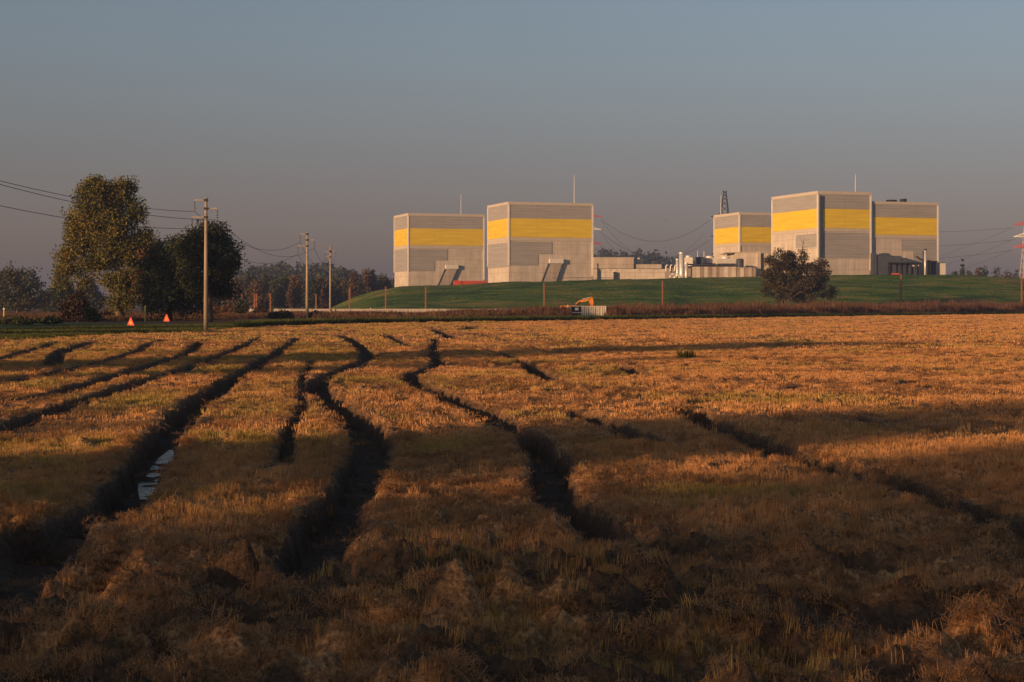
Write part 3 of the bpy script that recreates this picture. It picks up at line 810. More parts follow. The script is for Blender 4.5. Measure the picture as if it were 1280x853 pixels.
def plant_block(Y, px, lev, w, d, label, front, left, front_n=3, left_n=1, chute=None, mast=None, base=8.5, downpipe=False):
    """Y, px: near corner; lev: rows (cap top, cap bottom, yellow top, yellow bottom, band bottom, low grey bottom); w front width, d depth.
    front/left: list of (fraction0, fraction1, row0, row1) of lower grey cladding"""
    X = (px - 640) / F * Y
    root = empty('plant_building', (X, Y, base), YAW)
    tag(root, label, 'building', 'yellow banded concrete plant blocks')
    Z = [zof(v, Y) - base for v in lev]
    H = Z[0]
    MB().box(0, w, 0, d, -3, H - 0.9).build('wall', M['concrete'], root)
    e = 0.14
    def fpanel(u0, u1, z0, z1, mat, name, pr=e):
        return MB().box(u0, u1, -pr, -0.004, z0, z1).build(name, mat, root)
    def lpanel(v0, v1, z0, z1, mat, name, pr=e):
        return MB().box(-pr, -0.004, v0, v1, z0, z1).build(name, mat, root)
    def rpanel(v0, v1, z0, z1, mat, name, pr=e):
        return MB().box(w + 0.004, w + pr, v0, v1, z0, z1).build(name, mat, root)
    g = 0.07
    for (z0, z1, mat, nm) in ((Z[2] + g, Z[1], M['grey'], 'grey_panel'), (Z[3], Z[2], M['yellow'], 'yellow_panel')):
        for k in range(front_n):
            fpanel(0.5 + (w-1.0)*k/front_n + g/2, 0.5 + (w-1.0)*(k+1)/front_n - g/2, z0, z1, mat, nm)
        for k in range(left_n):
            lpanel(0.5 + (d-1.0)*k/left_n + g/2, 0.5 + (d-1.0)*(k+1)/left_n - g/2, z0, z1, mat, nm)
        rpanel(0.5, d-0.5, z0, z1, mat, nm)
    # pale band under the yellow with a shadow gap beneath it
    for fn, L in ((fpanel, w), (lpanel, d), (rpanel, d)):
        fn(0.5, L-0.5, Z[4] + 0.25, Z[3] - g, M['cap'], 'band', 0.22)
    for (u0, u1, r0, r1) in front:
        fpanel(max(u0*w, 0.5), min(u1*w, w-0.5), zof(r1, Y)-base, zof(r0, Y)-base, M['grey'], 'grey_panel')
    for (u0, u1, r0, r1) in left:
        lpanel(max(u0*d, 0.5), min(u1*d, d-0.5), zof(r1, Y)-base, zof(r0, Y)-base, M['grey'], 'grey_panel')
    # parapet, corner strips
    pb = MB()
    pb.box(-0.3, w+0.3, -0.3, 0.6, Z[1]+0.05, H).box(-0.3, w+0.3, d-0.6, d+0.3, Z[1]+0.05, H)
    pb.box(-0.3, 0.6, 0.6, d-0.6, Z[1]+0.05, H).box(w-0.6, w+0.3, 0.6, d-0.6, Z[1]+0.05, H)
    pb.build('parapet', M['cap'], root)
    for (cx, cy) in ((0, 0), (w, 0), (0, d), (w, d)):
        MB().box(cx-0.32, cx+0.32, cy-0.32, cy+0.32, Z[5] if (cx, cy) != (w, 0) else Z[5]*0.6, Z[1]).build('corner_strip', M['trim'], root)
    if downpipe:
        MB().box(0.55, 1.6, -0.7, -0.145, Z[5], Z[1]-0.5).build('downpipe', M['slate'], root)
    if mast:
        u, v, py_top = mast
        mo = MB().tube([(u, v, H-1), (u, v, (H + zof(py_top, Y)-base)/2), (u, v, zof(py_top, Y)-base)], [0.24, 0.2, 0.13], 8).build('mast', M['silver'], root)
    if chute:
        # inclined air duct leaning against the front wall, with a pale hood
        u0, u1, v0, v1, r0, r1 = chute
        zb, zt = zof(r0, Y)-base, zof(r1, Y)-base
        c = MB().prism([(u0, zb-3), (u1, zb-3), (v1, zt), (v0, zt)], -1.2, -0.3).build('chute', M['concrete_dark'], root)
        s = (zt - zb) / 1.0
        MB().prism([(u0-0.9, zb-3), (u0-0.05, zb-3), (v0-0.05, zt), (v0-0.9, zt)], -0.9, -0.3).build('chute_shade_strip', M['slate'], root)  # dark strip put in for the shade gap along the duct's left edge
        MB().box(v0-0.6, v1+0.5, -1.5, -0.25, zt+0.003, zt+1.9).build('chute_hood', M['trim'], c)
    return root

# left pair
blk2 = plant_block(705, 636, (252.4, 256, 273, 296.5, 301.5, 332), 37.5, 29.5, 'tall yellow banded block with leaning duct beside the long low concrete walls',
    [(0.0, 0.51, 302, 317.5), (0.0, 0.345, 317.5, 332)], [(0, 1, 303, 334)], 3, 1, chute=(14.0, 19.5, 18.3, 23.4, 352, 329), mast=(32.2, 8, 215))
blk1 = plant_block(792, 510.5, (266.6, 270, 285.5, 306.5, 311, 339.5), 37.2, 27, 'leftmost yellow banded block with a red container at its foot',
    [(0.0, 0.51, 311.5, 325.5), (0.0, 0.345, 325.5, 339)], [(0, 1, 311, 339)], 3, 1, chute=(13.6, 18.6, 18.6, 23.6, 357, 336), mast=(28.2, 8, 240))
# right group
blk3 = plant_block(640, 1022.5, (238.9, 243, 261, 285, 290, 322.5), 22.6, 38, 'largest yellow banded block behind the lone oak',
    [(0.0, 1.0, 290.5, 322.5)], [(0.0, 0.47, 292, 309)], 2, 2, mast=(19.5, 6, 215), downpipe=True)
blkb = plant_block(722, 924.5, (265.4, 269, 283.5, 303.5, 308, 330), 22.5, 25.5, 'farthest yellow banded block seen over the silver cooling units',
    [(0.0, 1.0, 340, 341)], [], 2, 1, mast=(2.0, 23, 240))
blk4 = plant_block(648, 1089.5, (251.8, 255.5, 271.5, 293.5, 298, 330), 29.2, 26, 'rightmost yellow banded block with dark equipment at its foot',
    [(0.44, 1.0, 299, 313.5), (0.62, 1.0, 313.5, 329)], [], 3, 1)
# roof hatches
for (u0, u1, h0, h1, nm) in ((9, 12, 0, 0.9, 'roof_vent'), (15, 16.4, 0, 1.4, 'roof_vent')):
    zt = zof(251.8, 648) - 8.5
    MB().box(u0, u1, 1.5, 4.5, zt - 1.0, zt + h1).build(nm, M['dark'], blk4)

# ------------------------------------------------------------------ low structures between the blocks
def local_box(name, px0, px1, py0, py1, Y, depth, mat, parent, ylocal, pad=0.0, bottom=None):
    """box in a parent's space, placed by the photograph columns at depth Y (parent unrotated, at its own location)"""
    x0, x1 = (px0-640)/F*Y, (px1-640)/F*Y
    z0, z1 = (bottom if bottom is not None else zof(py1, Y)), zof(py0, Y)
    L = parent.location
    return MB().box(x0-L.x, x1-L.x, Y-L.y, Y+depth-L.y, z0-L.z, z1-L.z).build(name, mat, parent)

an = empty('annex_building', P(767, 352, 715))
tag(an, 'stepped low concrete annex adjoining the second block on its right', 'building')
local_box('wall', 742, 792, 322.6, 352, 715, 24, M['concrete_dark'], an, 0, bottom=9)
local_box('wall', 792.1, 827, 330.4, 352, 716, 20, M['concrete_dark'], an, 0, bottom=9)
local_box('rooftop_box', 796, 804, 324.5, 330.3, 720, 6, M['concrete'], an, 0)
local_box('rooftop_box', 797.5, 799.6, 322.4, 324.4, 722, 3, M['trim'], an, 0)
local_box('coping', 741.5, 792.5, 321.9, 322.5, 714.7, 24.6, M['cap'], an, 0)

fw = empty('retaining_wall', P(800, 351, 672))
tag(fw, 'long low concrete wall with panel joints on top of the green bank', 'wall')
edges = [741, 755, 777, 805.5, 831]
for k in range(len(edges)-1):
    local_box('panel', edges[k]+0.12, edges[k+1]-0.12, 336.4, 352, 672, 0.5, M['concrete'], fw, 0, bottom=9)
edges = [831, 843, 852, 864]
for k in range(len(edges)-1):
    local_box('panel', edges[k]+0.12, edges[k+1]-0.12, 335.4, 350, 670, 0.5, M['concrete'], fw, 0, bottom=9)
for px in (747, 758, 773, 794): local_box('lamp_strip', px, px+5.0, 337.3, 338.0, 671.6, 0.35, M['white'], fw, 0)
local_box('coping', 741, 831, 335.9, 336.35, 671.8, 0.9, M['dark'], fw, 0)
local_box('pier', 746.4, 748.2, 329.5, 347.5, 671, 0.9, M['slate'], fw, 0, bottom=9)
local_box('pier', 767, 769.5, 340, 352, 670.4, 1.4, M['dark'], fw, 0, bottom=9)
local_box('handrail', 690, 770, 347.2, 347.8, 669, 0.2, M['slate'], fw, 0)

sf = empty('screen_fence', P(903, 347, 655))
tag(sf, 'brown panelled screen fence in front of the cooling units', 'fence')
x0 = 865
tones = [M['concrete_dark'], M['concrete'], mat_concrete('brown_panel', (0.22, 0.17, 0.13), (0.3, 0.24, 0.19))]
k = 0
while x0 < 944:
    local_box('panel', x0+0.15, x0+4.85, 333.7 if x0 < 922 else 334.6, 347.5, 655 + (k % 2)*0.12, 0.3, tones[(k*7 + (k//3)) % 3], sf, 0, bottom=9)
    x0 += 5; k += 1

cb = empty('concrete_hall', P(940, 345, 690))
tag(cb, 'sunlit windowless concrete hall at the left of the lone oak', 'building')
local_box('wall', 919, 947, 316.2, 347, 690, 26, M['concrete'], cb, 0, bottom=9)
local_box('pilaster', 947.1, 951, 314.6, 347, 689.2, 8, M['concrete_dark'], cb, 0, bottom=9)
local_box('wall', 951.1, 975, 316.8, 347, 690.5, 24, M['concrete'], cb, 0, bottom=9)
local_box('parapet', 909, 947, 315.2, 316.1, 689.6, 26.5, M['cap'], cb, 0)

# cooling units
def unit(px0, px1, py0, py1, Y, label, mat, drum=True):
    c = (px0+px1)/2
    root = empty('cooling_unit', P(c, py1, Y)); w = (px1-px0)/F*Y; h = (py1-py0)/F*Y
    tag(root, label, 'cooler', 'cooling units behind the screen fence')
    MB().box(-w/2, w/2, 0, 5, 0, h).build('casing', mat, root)
    n = max(1, int(w // 4.5))
    for k in range(n):
        cx = -w/2 + w*(k+0.5)/n
        if drum:
            MB().tube([(cx, 2.5, h+0.003), (cx, 2.5, h + 0.75)], min(1.7, w/n*0.42), 14).build('fan_drum', M['silver'], root)
    for s in (-1, 1):
        MB().box(s*w*0.42-0.12, s*w*0.42+0.12, 0.2, 0.45, -4.0, -0.003).build('leg', M['dark'], root)
    MB().box(-w/2+0.2, w/2-0.2, -0.12, -0.003, h*0.12, h*0.28).build('louvre', M['dark'], root)
    return root
unit(857, 866, 322, 333, 672, 'small pale cooling unit next to the silver stacks', M['trim'])
unit(870.5, 881, 321.5, 332, 668, 'slate grey cooling unit between the pale ones', M['slate'], False)
unit(881.5, 895, 322.6, 332, 671, 'grey cooling unit in the middle of the row', M['unit'])
unit(896.5, 919.5, 323.4, 332, 667, 'wide grey cooling unit at the right end of the row', M['unit'])
tk = empty('round_tank', P(925, 334, 664)); tag(tk, 'dark upright round tank beside the concrete hall', 'tank')
MB().tube([(0, 0, 0), (0, 0, 3.0), (0, 0, 3.3)], [1.5, 1.5, 0.9], 16).build('shell', M['slate'], tk)
MB().box(-1.2, 1.2, -1.2, 1.2, -3.5, -0.003).build('plinth', M['dark'], tk)
pr = empty('pipe_rack', P(892, 333.4, 662)); tag(pr, 'dark horizontal pipe rack running under the cooling units', 'pipes')
MB().tube([(-9, 0, 0), (9, 0, 0)], 0.32, 8).build('pipe', M['dark'], pr)
MB().tube([(-9, 0.9, 0.7), (9, 0.9, 0.7)], 0.25, 8).build('pipe', M['slate'], pr)
for s in (-8, -3, 3, 8): MB().box(s-0.15, s+0.15, -0.2, 1.2, -4, -0.33).build('support', M['dark'], pr)

# silver stacks
for (px, py0, r_, Y, label, low) in ((852, 316.5, 0.95, 662, 'tallest silver exhaust stack on top of the bank', 347), (846.8, 324.5, 0.62, 664, 'shorter silver exhaust stack left of the tallest', 345), (858, 329.5, 0.62, 661, 'shortest silver exhaust stack right of the tallest', 346)):
    root = empty('exhaust_stack', P(px, low, Y)); h = (low-py0)/F*Y
    tag(root, label, 'stack', 'silver exhaust stacks')
    MB().tube([(0, 0, -2), (0, 0, h*0.1), (0, 0, h)], [r_*1.15, r_, r_], 16).build('pipe', M['silver'], root, True)
    MB().tube([(0, 0, h*0.97), (0, 0, h+0.25)], r_*1.15, 16).build('rim', M['silver'], root)
    MB().tube([(-0.1, 0, h*0.12), (-2.2, 0, h*0.12), (-2.9, 0, h*0.04), (-2.9, 0, -1)], r_*0.5, 10).build('elbow', M['silver'], root, True)
for (px, label) in ((838, 'left gooseneck vent pipe on the low wall'), (832.5, 'gooseneck vent pipe nearest the panel joint'), (843.5, 'gooseneck vent pipe nearest the stacks')):
    root = empty('vent_pipe', P(px, 336, 668)); tag(root, 'white ' + label, 'pipe', 'white gooseneck vents')
    MB().tube([(0, 0, -1), (0, 0, 1.0), (0.15, 0, 1.35), (0.5, 0, 1.45), (0.8, 0, 1.25)], 0.24, 8).build('pipe', M['white'], root, True)
    MB().tube([(0, 0, -1.0), (0, 0, -0.8)], 0.4, 8).build('flange', M['white'], root)
for (px, label) in ((872, 'thin left lightning rod above the cooling units'), (880, 'thin right lightning rod above the cooling units')):
    root = empty('lightning_rod', P(px, 323, 675)); tag(root, label, 'rod', 'lightning rods above the coolers')
    MB().tube([(0, 0, -5), (0, 0, 1), (0, 0, 3.0)], [0.16, 0.13, 0.07], 6).build('rod', M['white'], root)
    MB().box(-0.35, 0.35, -0.35, 0.35, -0.4, 0.4).build('clamp_box', M['unit'], root)

# red container at the left block
rc = empty('red_container', P(588, 357.5, 742), R(10)); tag(rc, 'long red container at the foot of the leftmost block', 'container')
MB().box(-7.4, -4.2, -1.2, 1.2, -1.5, 2.3).build('end_module', M['red'], rc)
MB().box(-4.18, 7.4, -0.9, 1.2, -1.5, 2.2).build('body', M['red'], rc)
for k in range(7): MB().box(-3.4 + k*1.5, -3.25 + k*1.5, -1.02, -0.903, -1.4, 2.0).build('rib', M['red'], rc)

# equipment before the rightmost block; its slate colour stands in for blue shadow
dk = empty('shade_equipment_left', P(1100, 346, 643)); tag(dk, 'low slate equipment, coloured as blue shadow, at the left foot of the rightmost block', 'plant equipment')
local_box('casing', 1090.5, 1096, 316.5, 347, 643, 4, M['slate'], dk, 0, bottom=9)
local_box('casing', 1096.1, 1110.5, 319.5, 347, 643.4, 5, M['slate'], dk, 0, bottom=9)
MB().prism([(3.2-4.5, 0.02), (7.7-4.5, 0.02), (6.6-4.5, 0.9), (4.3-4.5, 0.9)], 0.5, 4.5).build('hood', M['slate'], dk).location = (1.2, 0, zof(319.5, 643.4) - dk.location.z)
dk2 = empty('shade_equipment_mid', P(1122, 346, 642)); tag(dk2, 'low slate decked equipment, coloured as blue shadow, in the middle of the dark equipment', 'plant equipment')
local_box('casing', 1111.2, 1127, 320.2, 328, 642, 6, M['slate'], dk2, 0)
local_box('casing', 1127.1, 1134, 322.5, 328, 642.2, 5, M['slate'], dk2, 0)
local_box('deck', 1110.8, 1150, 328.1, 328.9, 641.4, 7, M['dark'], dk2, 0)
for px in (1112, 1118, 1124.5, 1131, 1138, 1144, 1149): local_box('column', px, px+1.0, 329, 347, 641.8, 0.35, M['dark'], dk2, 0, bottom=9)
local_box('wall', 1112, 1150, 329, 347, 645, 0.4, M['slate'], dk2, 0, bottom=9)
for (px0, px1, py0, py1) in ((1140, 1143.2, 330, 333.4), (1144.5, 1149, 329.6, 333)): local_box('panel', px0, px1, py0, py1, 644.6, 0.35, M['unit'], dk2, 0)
st = empty('exhaust_stack', P(1156.6, 345, 640)); tag(st, 'slim silver exhaust stack among the dark equipment on the right', 'stack', 'silver exhaust stacks')
h = (345-313)/F*640
MB().tube([(0, 0, -2), (0, 0, h)], 0.42, 14).build('pipe', M['silver'], st, True)
MB().tube([(0, 0, h), (0, 0, h+0.5)], 0.62, 14).build('rim', M['dark'], st)
MB().box(-0.8, -0.5, 0.4, 0.9, -2, h*0.98).build('ladder', M['dark'], st)
MB().tube([(-0.9, 0.5, h*0.6), (-3.2, 0.5, h*0.75), (-3.4, 0.5, h*0.72)], 0.35, 8).build('branch_pipe', M['dark'], st)
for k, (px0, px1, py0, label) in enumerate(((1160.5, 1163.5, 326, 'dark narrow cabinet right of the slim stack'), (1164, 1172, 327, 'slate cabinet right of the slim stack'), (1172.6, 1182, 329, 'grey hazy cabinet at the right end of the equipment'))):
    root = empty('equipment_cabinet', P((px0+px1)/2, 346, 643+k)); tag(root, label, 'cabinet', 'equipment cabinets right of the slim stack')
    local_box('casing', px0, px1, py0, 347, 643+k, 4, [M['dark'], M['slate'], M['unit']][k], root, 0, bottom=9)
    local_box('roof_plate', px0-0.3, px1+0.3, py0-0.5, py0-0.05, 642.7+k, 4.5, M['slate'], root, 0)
rb = empty('red_skip', P(1119, 344.2, 610)); tag(rb, 'tiny red skip on the bank crest before the dark equipment', 'skip')
MB().prism([(-1.0, -0.6), (1.0, -0.6), (1.35, 0.7), (-1.35, 0.7)], -0.6, 0.6).build('tub', M['red'], rb)

# ------------------------------------------------------------------ excavator and site hut before the bank
ex = empty('excavator', P(727, 390, 338), 0); tag(ex, 'orange excavator with raised bent arm behind the pale hut', 'excavator')
L = ex.location
def q(px, py, dy=0.0):
    p = P(px, py, 338 + dy); return (p.x - L.x, dy, p.z - L.z)
def plate(pts, w, name, mat, parent, dy=0):
    return MB().prism([(q(*p)[0], q(*p)[2]) for p in pts], dy-w/2, dy+w/2).build(name, mat, parent)
boom = plate([(714.5, 385), (720, 385.5), (725.5, 378.5), (736, 376), (736.5, 373.2), (731, 373.4), (723, 376.3)], 0.5, 'boom', M['orange'], ex)
stick = plate([(736.2, 377.5), (738.2, 371), (740.5, 371.6), (741.8, 377), (741.6, 384), (738.8, 384)], 0.42, 'stick', M['orange'], ex)
MB().tube([q(728, 374.2, -0.4), q(737.5, 372.2, -0.4)], 0.09, 8).build('ram', M['silver'], ex)
MB().tube([q(718, 383.5, -0.5), q(724.5, 377.5, -0.5)], 0.11, 8).build('ram', M['dark'], ex)
plate([(738.4, 383.8), (742, 383.8), (743.5, 389), (738, 390.5)], 0.9, 'bucket', M['dark'], ex)
b0 = q(711, 390); 
hx = b0[0]
bod = MB().box(hx-1.6, hx+1.9, -1.2, 1.2, 0.05, 1.25).build('body', M['orange'], ex)
MB().box(hx-1.75, hx-1.2, -1.1, 1.1, 0.15, 1.1).build('counterweight', M['orange'], bod)
cabn = MB().prism([(hx+0.5, 0.9), (hx+1.8, 0.9), (hx+1.6, 1.5), (hx+0.6, 1.5)], -1.15, -0.1).build('cab', M['dark'], ex)
for s in (-1, 1):
    MB().prism([(hx-1.8, -0.5), (hx-1.5, -0.9), (hx+1.7, -0.9), (hx+2.0, -0.5), (hx+1.7, -0.1), (hx-1.5, -0.1)], s*1.1-0.25, s*1.1+0.25).build('track', M['dark'], ex)

ht = empty('site_hut', P(735, 396.5, 240)); tag(ht, 'pale corrugated site hut with a window frame below the orange arm', 'hut')
L2 = ht.location
def hx_(px): return (px-640)/F*240 - L2.x
H_ = (396.5-383.2)/F*240
xl, xr = hx_(712.2), hx_(758)
MB().box(xl+0.1, xr-0.1, 0.14, 2.3, -0.4, H_-0.03).build('body', M['dark'], ht)
MB().box(xl, xr, -0.05, 2.5, H_-0.025, H_+0.06).build('roof', M['hut'], ht)
xw = hx_(728.5); k = 0
pw = (xr - xw) / 13
while k < 13:
    MB().box(xw + k*pw + 0.02, xw + (k+1)*pw - 0.05, -0.06 + 0.10*(k % 2), 0.135, -0.3, H_-0.03).build('slat', M['hut'], ht); k += 1
MB().box(xl, xl+0.2, -0.02, 0.135, -0.4, H_-0.03).build('post', M['hut'], ht)
MB().box(xw-0.2, xw-0.03, -0.02, 0.135, -0.4, H_-0.03).build('post', M['hut'], ht)
MB().box(xl+0.21, xw-0.21, -0.01, 0.13, H_*0.36, H_*0.46).build('window_rail', M['hut'], ht)
MB().box(xl+0.75, xl+1.25, -0.03, 0.12, H_*0.62, H_*0.88).build('notice', M['white'], ht)

for (px, py0, py1, label) in ((709.7, 382.2, 395, 'thin pale stake left of the site hut'), (463, 386, 400, 'short pale stake in the weeds below the left block')):
    o = empty('stake', P(px, py1, 300)); tag(o, label, 'stake'); h = (py1-py0)/F*300
    MB().box(-0.06, 0.06, -0.06, 0.06, -0.2, h).build('shaft', M['hut'], o); MB().box(-0.09, 0.09, -0.09, 0.09, h, h+0.12).build('tip', M['white'], o)
for (px, py0, py1, Y, label) in ((181.5, 384, 399.5, 215, 'yellow marker post under the dark roadside trees'), (419.5, 384, 400, 222, 'yellow marker post right of the farthest utility pole'), (5, 387, 401, 200, 'yellow marker post with pale cap at the left edge')):
    o = empty('marker_post', P(px, py1, Y)); tag(o, label, 'post', 'yellow marker posts'); h = (py1-py0)/F*Y
    MB().tube([(0, 0, -0.5), (0, 0, h)], 0.07, 8).build('shaft', M['marker'], o)
    MB().prism([(-0.16, h), (0.16, h), (0, h+0.22)], -0.1, 0.1).build('cap', M['white'] if px < 10 else M['marker'], o)

# warning triangles
for (px, py0, py1, w, label, inner) in ((163.5, 398, 409.2, 0.86, 'red roadwork triangle with yellow middle, nearer the left', True), (208.3, 393.5, 403.4, 0.9, 'plain red warning triangle nearer the utility pole', False)):
    X_, Y_ = G(px, py1 + 0.6)
    root = empty('warning_sign', (X_, Y_, 0.12), R(-28)); tag(root, label, 'road sign', 'warning triangles on the verge')
    h = (py1-py0)/F*Y_
    MB().prism([(-w/2, 0.08), (w/2, 0.08), (0.03, h), (-0.03, h)], -0.02, 0.02).build('panel', M['sign_red'], root)
    if inner:
        MB().prism([(-w*0.2, 0.24), (w*0.2, 0.24), (0.0, h*0.62)], -0.028, -0.021).build('symbol', M['sign_yellow'], root)
    else:
        MB().prism([(-w*0.2, 0.24), (w*0.2, 0.24), (0.0, h*0.62)], -0.028, -0.021).build('symbol', M['orange'], root)
    for s in (-1, 1): MB().beam((s*w*0.35, 0.03, 0.3), (s*w*0.35, 0.35, -0.03), 0.04).build('leg', M['dark'], root)
    MB().box(-w*0.35, w*0.35, -0.02, 0.02, 0.0, 0.075).build('foot', M['dark'], root)

# rubble heap and parked car by the wall's broken end
rr_ = random.Random(3)
rub = empty('rubble_heap', P(320, 394, 372)); tag(rub, 'small heap of pale rubble at the broken wall end', 'rubble')
for k in range(9):
    a_ = rr_.uniform(0, 6.28); rd = rr_.uniform(0, 1.8); s = rr_.uniform(0.3, 0.65)
    mb = MB(); pts = []
    for t in range(8):
        pts.append(((1 if t & 1 else -1)*s*rr_.uniform(0.6, 1), (1 if t & 2 else -1)*s*rr_.uniform(0.6, 1), (1 if t & 4 else -1)*s*rr_.uniform(0.5, 0.9)))
    mb.v = pts; mb.f = [(0, 1, 3, 2), (4, 6, 7, 5), (0, 4, 5, 1), (2, 3, 7, 6), (0, 2, 6, 4), (1, 5, 7, 3)]
    o = mb.build('chunk', M['concrete'], rub); o.location = (math.cos(a_)*rd*1.5, math.sin(a_)*rd, 0.4 + rr_.uniform(0, 0.8)*(1-rd/2)); o.rotation_euler = (rr_.uniform(0, 3), rr_.uniform(0, 3), 0)

# ------------------------------------------------------------------ utility poles and their wires
def utility_pole(px, py_base, py_top, label, arms, dist=None, loc=None, h=None, arm_y=(0, 0)):
    if loc is None:
        Y = dist; X = (px-640)/F*Y; loc = (X, Y, 0.0); h = zof(py_top, Y)
    root = empty('utility_pole', loc); tag(root, label, 'utility pole', 'concrete utility poles of the field line')
    MB().tube([(0, 0, -0.8), (0, 0, h*0.5), (0, 0, h)], [0.185, 0.145, 0.10], 12).build('shaft', M['pole'], root, True)
    MB().tube([(0, 0, h), (0, 0, h+0.05)], [0.14, 0.10], 12).build('cap', M['pole'], root)
    tips = []
    for (side, drop, ln) in arms:
        z = h - drop
        a = MB(); a.beam((side*0.10, 0, z), (side*ln, 0, z+0.02), 0.07, 0.09)
        a.build('arm', M['pole'], root)
        MB().box(-0.14, 0.14, -0.14, 0.14, z-0.09, z+0.09).build('clamp', M['dark'], root)
        iz = []
        for k in range(4):
            iz += [(side*ln, 0, z-0.12-k*0.17), (side*ln, 0, z-0.16-k*0.17), (side*ln, 0, z-0.20-k*0.17)]
        MB().tube(iz + [(side*ln, 0, z-0.85)], [0.03, 0.075, 0.03]*4 + [0.03], 8).build('insulator', M['glass_ins'], root)
        tips.append(Vector(loc) + Vector((side*ln, 0, z-0.85)))
    return tips
ARMS = [(-1, 0.12, 0.85), (1, 0.75, 0.85), (-1, 1.4, 1.05)]
t0 = utility_pole(0, 0, 0, 'concrete utility pole off to the left of the field', ARMS, loc=(-31, 40, 0), h=13.4)
t1 = utility_pole(257.5, 415, 248.5, 'nearest tall concrete utility pole at the field corner', ARMS, dist=126)
t2 = utility_pole(384, 406, 291.5, 'middle concrete utility pole with short crossarms', [(-1, 0.12, 0.75), (1, 0.75, 0.75), (-1, 1.4, 1.0)], dist=181)
t3 = utility_pole(413, 399, 307.5, 'farthest and shortest looking concrete utility pole', [(-1, 0.8, 0.7), (1, 0.72, 0.7), (-1, 1.5, 0.6)], dist=226)
t4 = [Vector((t3[k].x - 55, 340, t3[k].z)) for k in range(3)]

def wire(a, b, sag, rad, label, group, n=24):
    a, b = Vector(a), Vector(b); pts = []
    for i in range(n+1):
        t = i/n; p = a.lerp(b, t); p.z -= 4*sag*t*(1-t); pts.append(p)
    mid = pts[0]
    o = MB().tube([p - mid for p in pts], rad, 5).build('overhead_wire', M['wire'], None, True)
    o.location = mid
    tag(o, label, 'wire', group)
names = ['upper left', 'right hand', 'lower left']
for k in range(3):
    wire(t0[k], t1[k], 1.9, 0.018, f'{names[k]} wire running off to the left from the nearest pole', 'wires of the field line')
    wire(t1[k], t2[k], 1.75, 0.018, f'{names[k]} sagging wire between the nearest and middle poles', 'wires of the field line')
    wire(t2[k], t3[k], 1.5, 0.018, f'{names[k]} sagging wire between the middle and farthest poles', 'wires of the field line')

# ------------------------------------------------------------------ lattice pylons and high voltage wires
def pylon(px, Y, py_top, py_arms, half, label, paint=True, base=9.0, width=7.0, arm_mats=('red', 'white', 'red')):
    X = (px-640)/F*Y
    root = empty('lattice_pylon', (X, Y, base)); tag(root, label, 'pylon', 'high voltage pylons behind the plant')
    h = zof(py_top, Y) - base
    za = [zof(p, Y) - base for p in py_arms]
    def wd(z):
        return width/2 * (1 - z/h*0.9) if z < za[2] else width/2*(1-za[2]/h*0.9) * max(0.06, (h - z)/(h-za[2]))**0.5
    zs = [0]
    while zs[-1] < h - 1.2: zs.append(min(h, zs[-1] + max(1.6, wd(zs[-1])*1.7)))
    body = MB()
    for i in range(len(zs)-1):
        a_, b_ = wd(zs[i]), wd(zs[i+1])
        cs = [(-1, -1), (1, -1), (1, 1), (-1, 1)]
        for k in range(4):
            c, d = cs[k], cs[(k+1) % 4]
            body.beam((c[0]*a_, c[1]*a_, zs[i]), (c[0]*b_, c[1]*b_, zs[i+1]), 0.26)
            body.beam((c[0]*a_, c[1]*a_, zs[i]), (d[0]*b_, d[1]*b_, zs[i+1]), 0.16)
            body.beam((d[0]*a_, d[1]*a_, zs[i]), (c[0]*b_, c[1]*b_, zs[i+1]), 0.16)
    body.build('lattice', M['unit'] if paint else M['dark'], root)
    tips = []
    for k, z in enumerate(za):
        for s in (-1, 1):
            a = MB(); w = wd(z); tip = (s*half, 0, z)
            for yy in (-w, w):
                a.beam((s*w*0.8, yy, z-0.2), tip, 0.3); a.beam((s*w*0.6, yy, z+1.9), tip, 0.3)
                for t in (0.25, 0.5, 0.75):
                    a.beam((s*(w + (half-w)*t), yy*(1-t), z-0.1), (s*(w + (half-w)*(t-0.2)), yy*(1-t+0.2), z + 1.9*(1-t+0.2)), 0.18)
            a.build('arm', (M[arm_mats[k]] if paint else M['dark']), root)
            MB().tube([tip, (s*half, 0, z-1.6)], 0.14, 6).build('insulator', M['glass_ins'], root)
            tips.append(Vector((X + s*half, Y, base + z - 1.6)))
    return tips
pa = pylon(728, 850, 258, (271, 287, 305), 9.6, 'red and white pylon hidden behind the second block, arms peeping out')
pc = pylon(906, 860, 238.5, (271, 296, 318), 7.5, 'dark lattice pylon rising behind the farthest block', paint=False, width=9)
pd = pylon(1284, 850, 262, (281, 296, 309), 6.8, 'red and white pylon at the right edge of the picture')
nm3 = ['top', 'middle', 'bottom']
for k in range(3):
    wire(pa[2*k+1], pc[2*k], 11, 0.07, f'{nm3[k]} high voltage wire sagging between the second and farthest blocks', 'high voltage wires')
    wire(pa[2*k+1] + Vector((0, 3, 0)), pc[2*k] + Vector((0, 30, -6)), 17, 0.05, f'{nm3[k]} slacker high voltage wire behind the low annex', 'high voltage wires')
    wire(pc[2*k+1], pd[2*k], 4.0, 0.06, f'{nm3[k]} high voltage wire reaching the right hand pylon', 'high voltage wires')
    wire(pd[2*k] + Vector((0, 4, 0)), pd[2*k] + Vector((-70, 230, -26)), 6, 0.05, f'{nm3[k]} high voltage wire falling away left of the right hand pylon', 'high voltage wires')

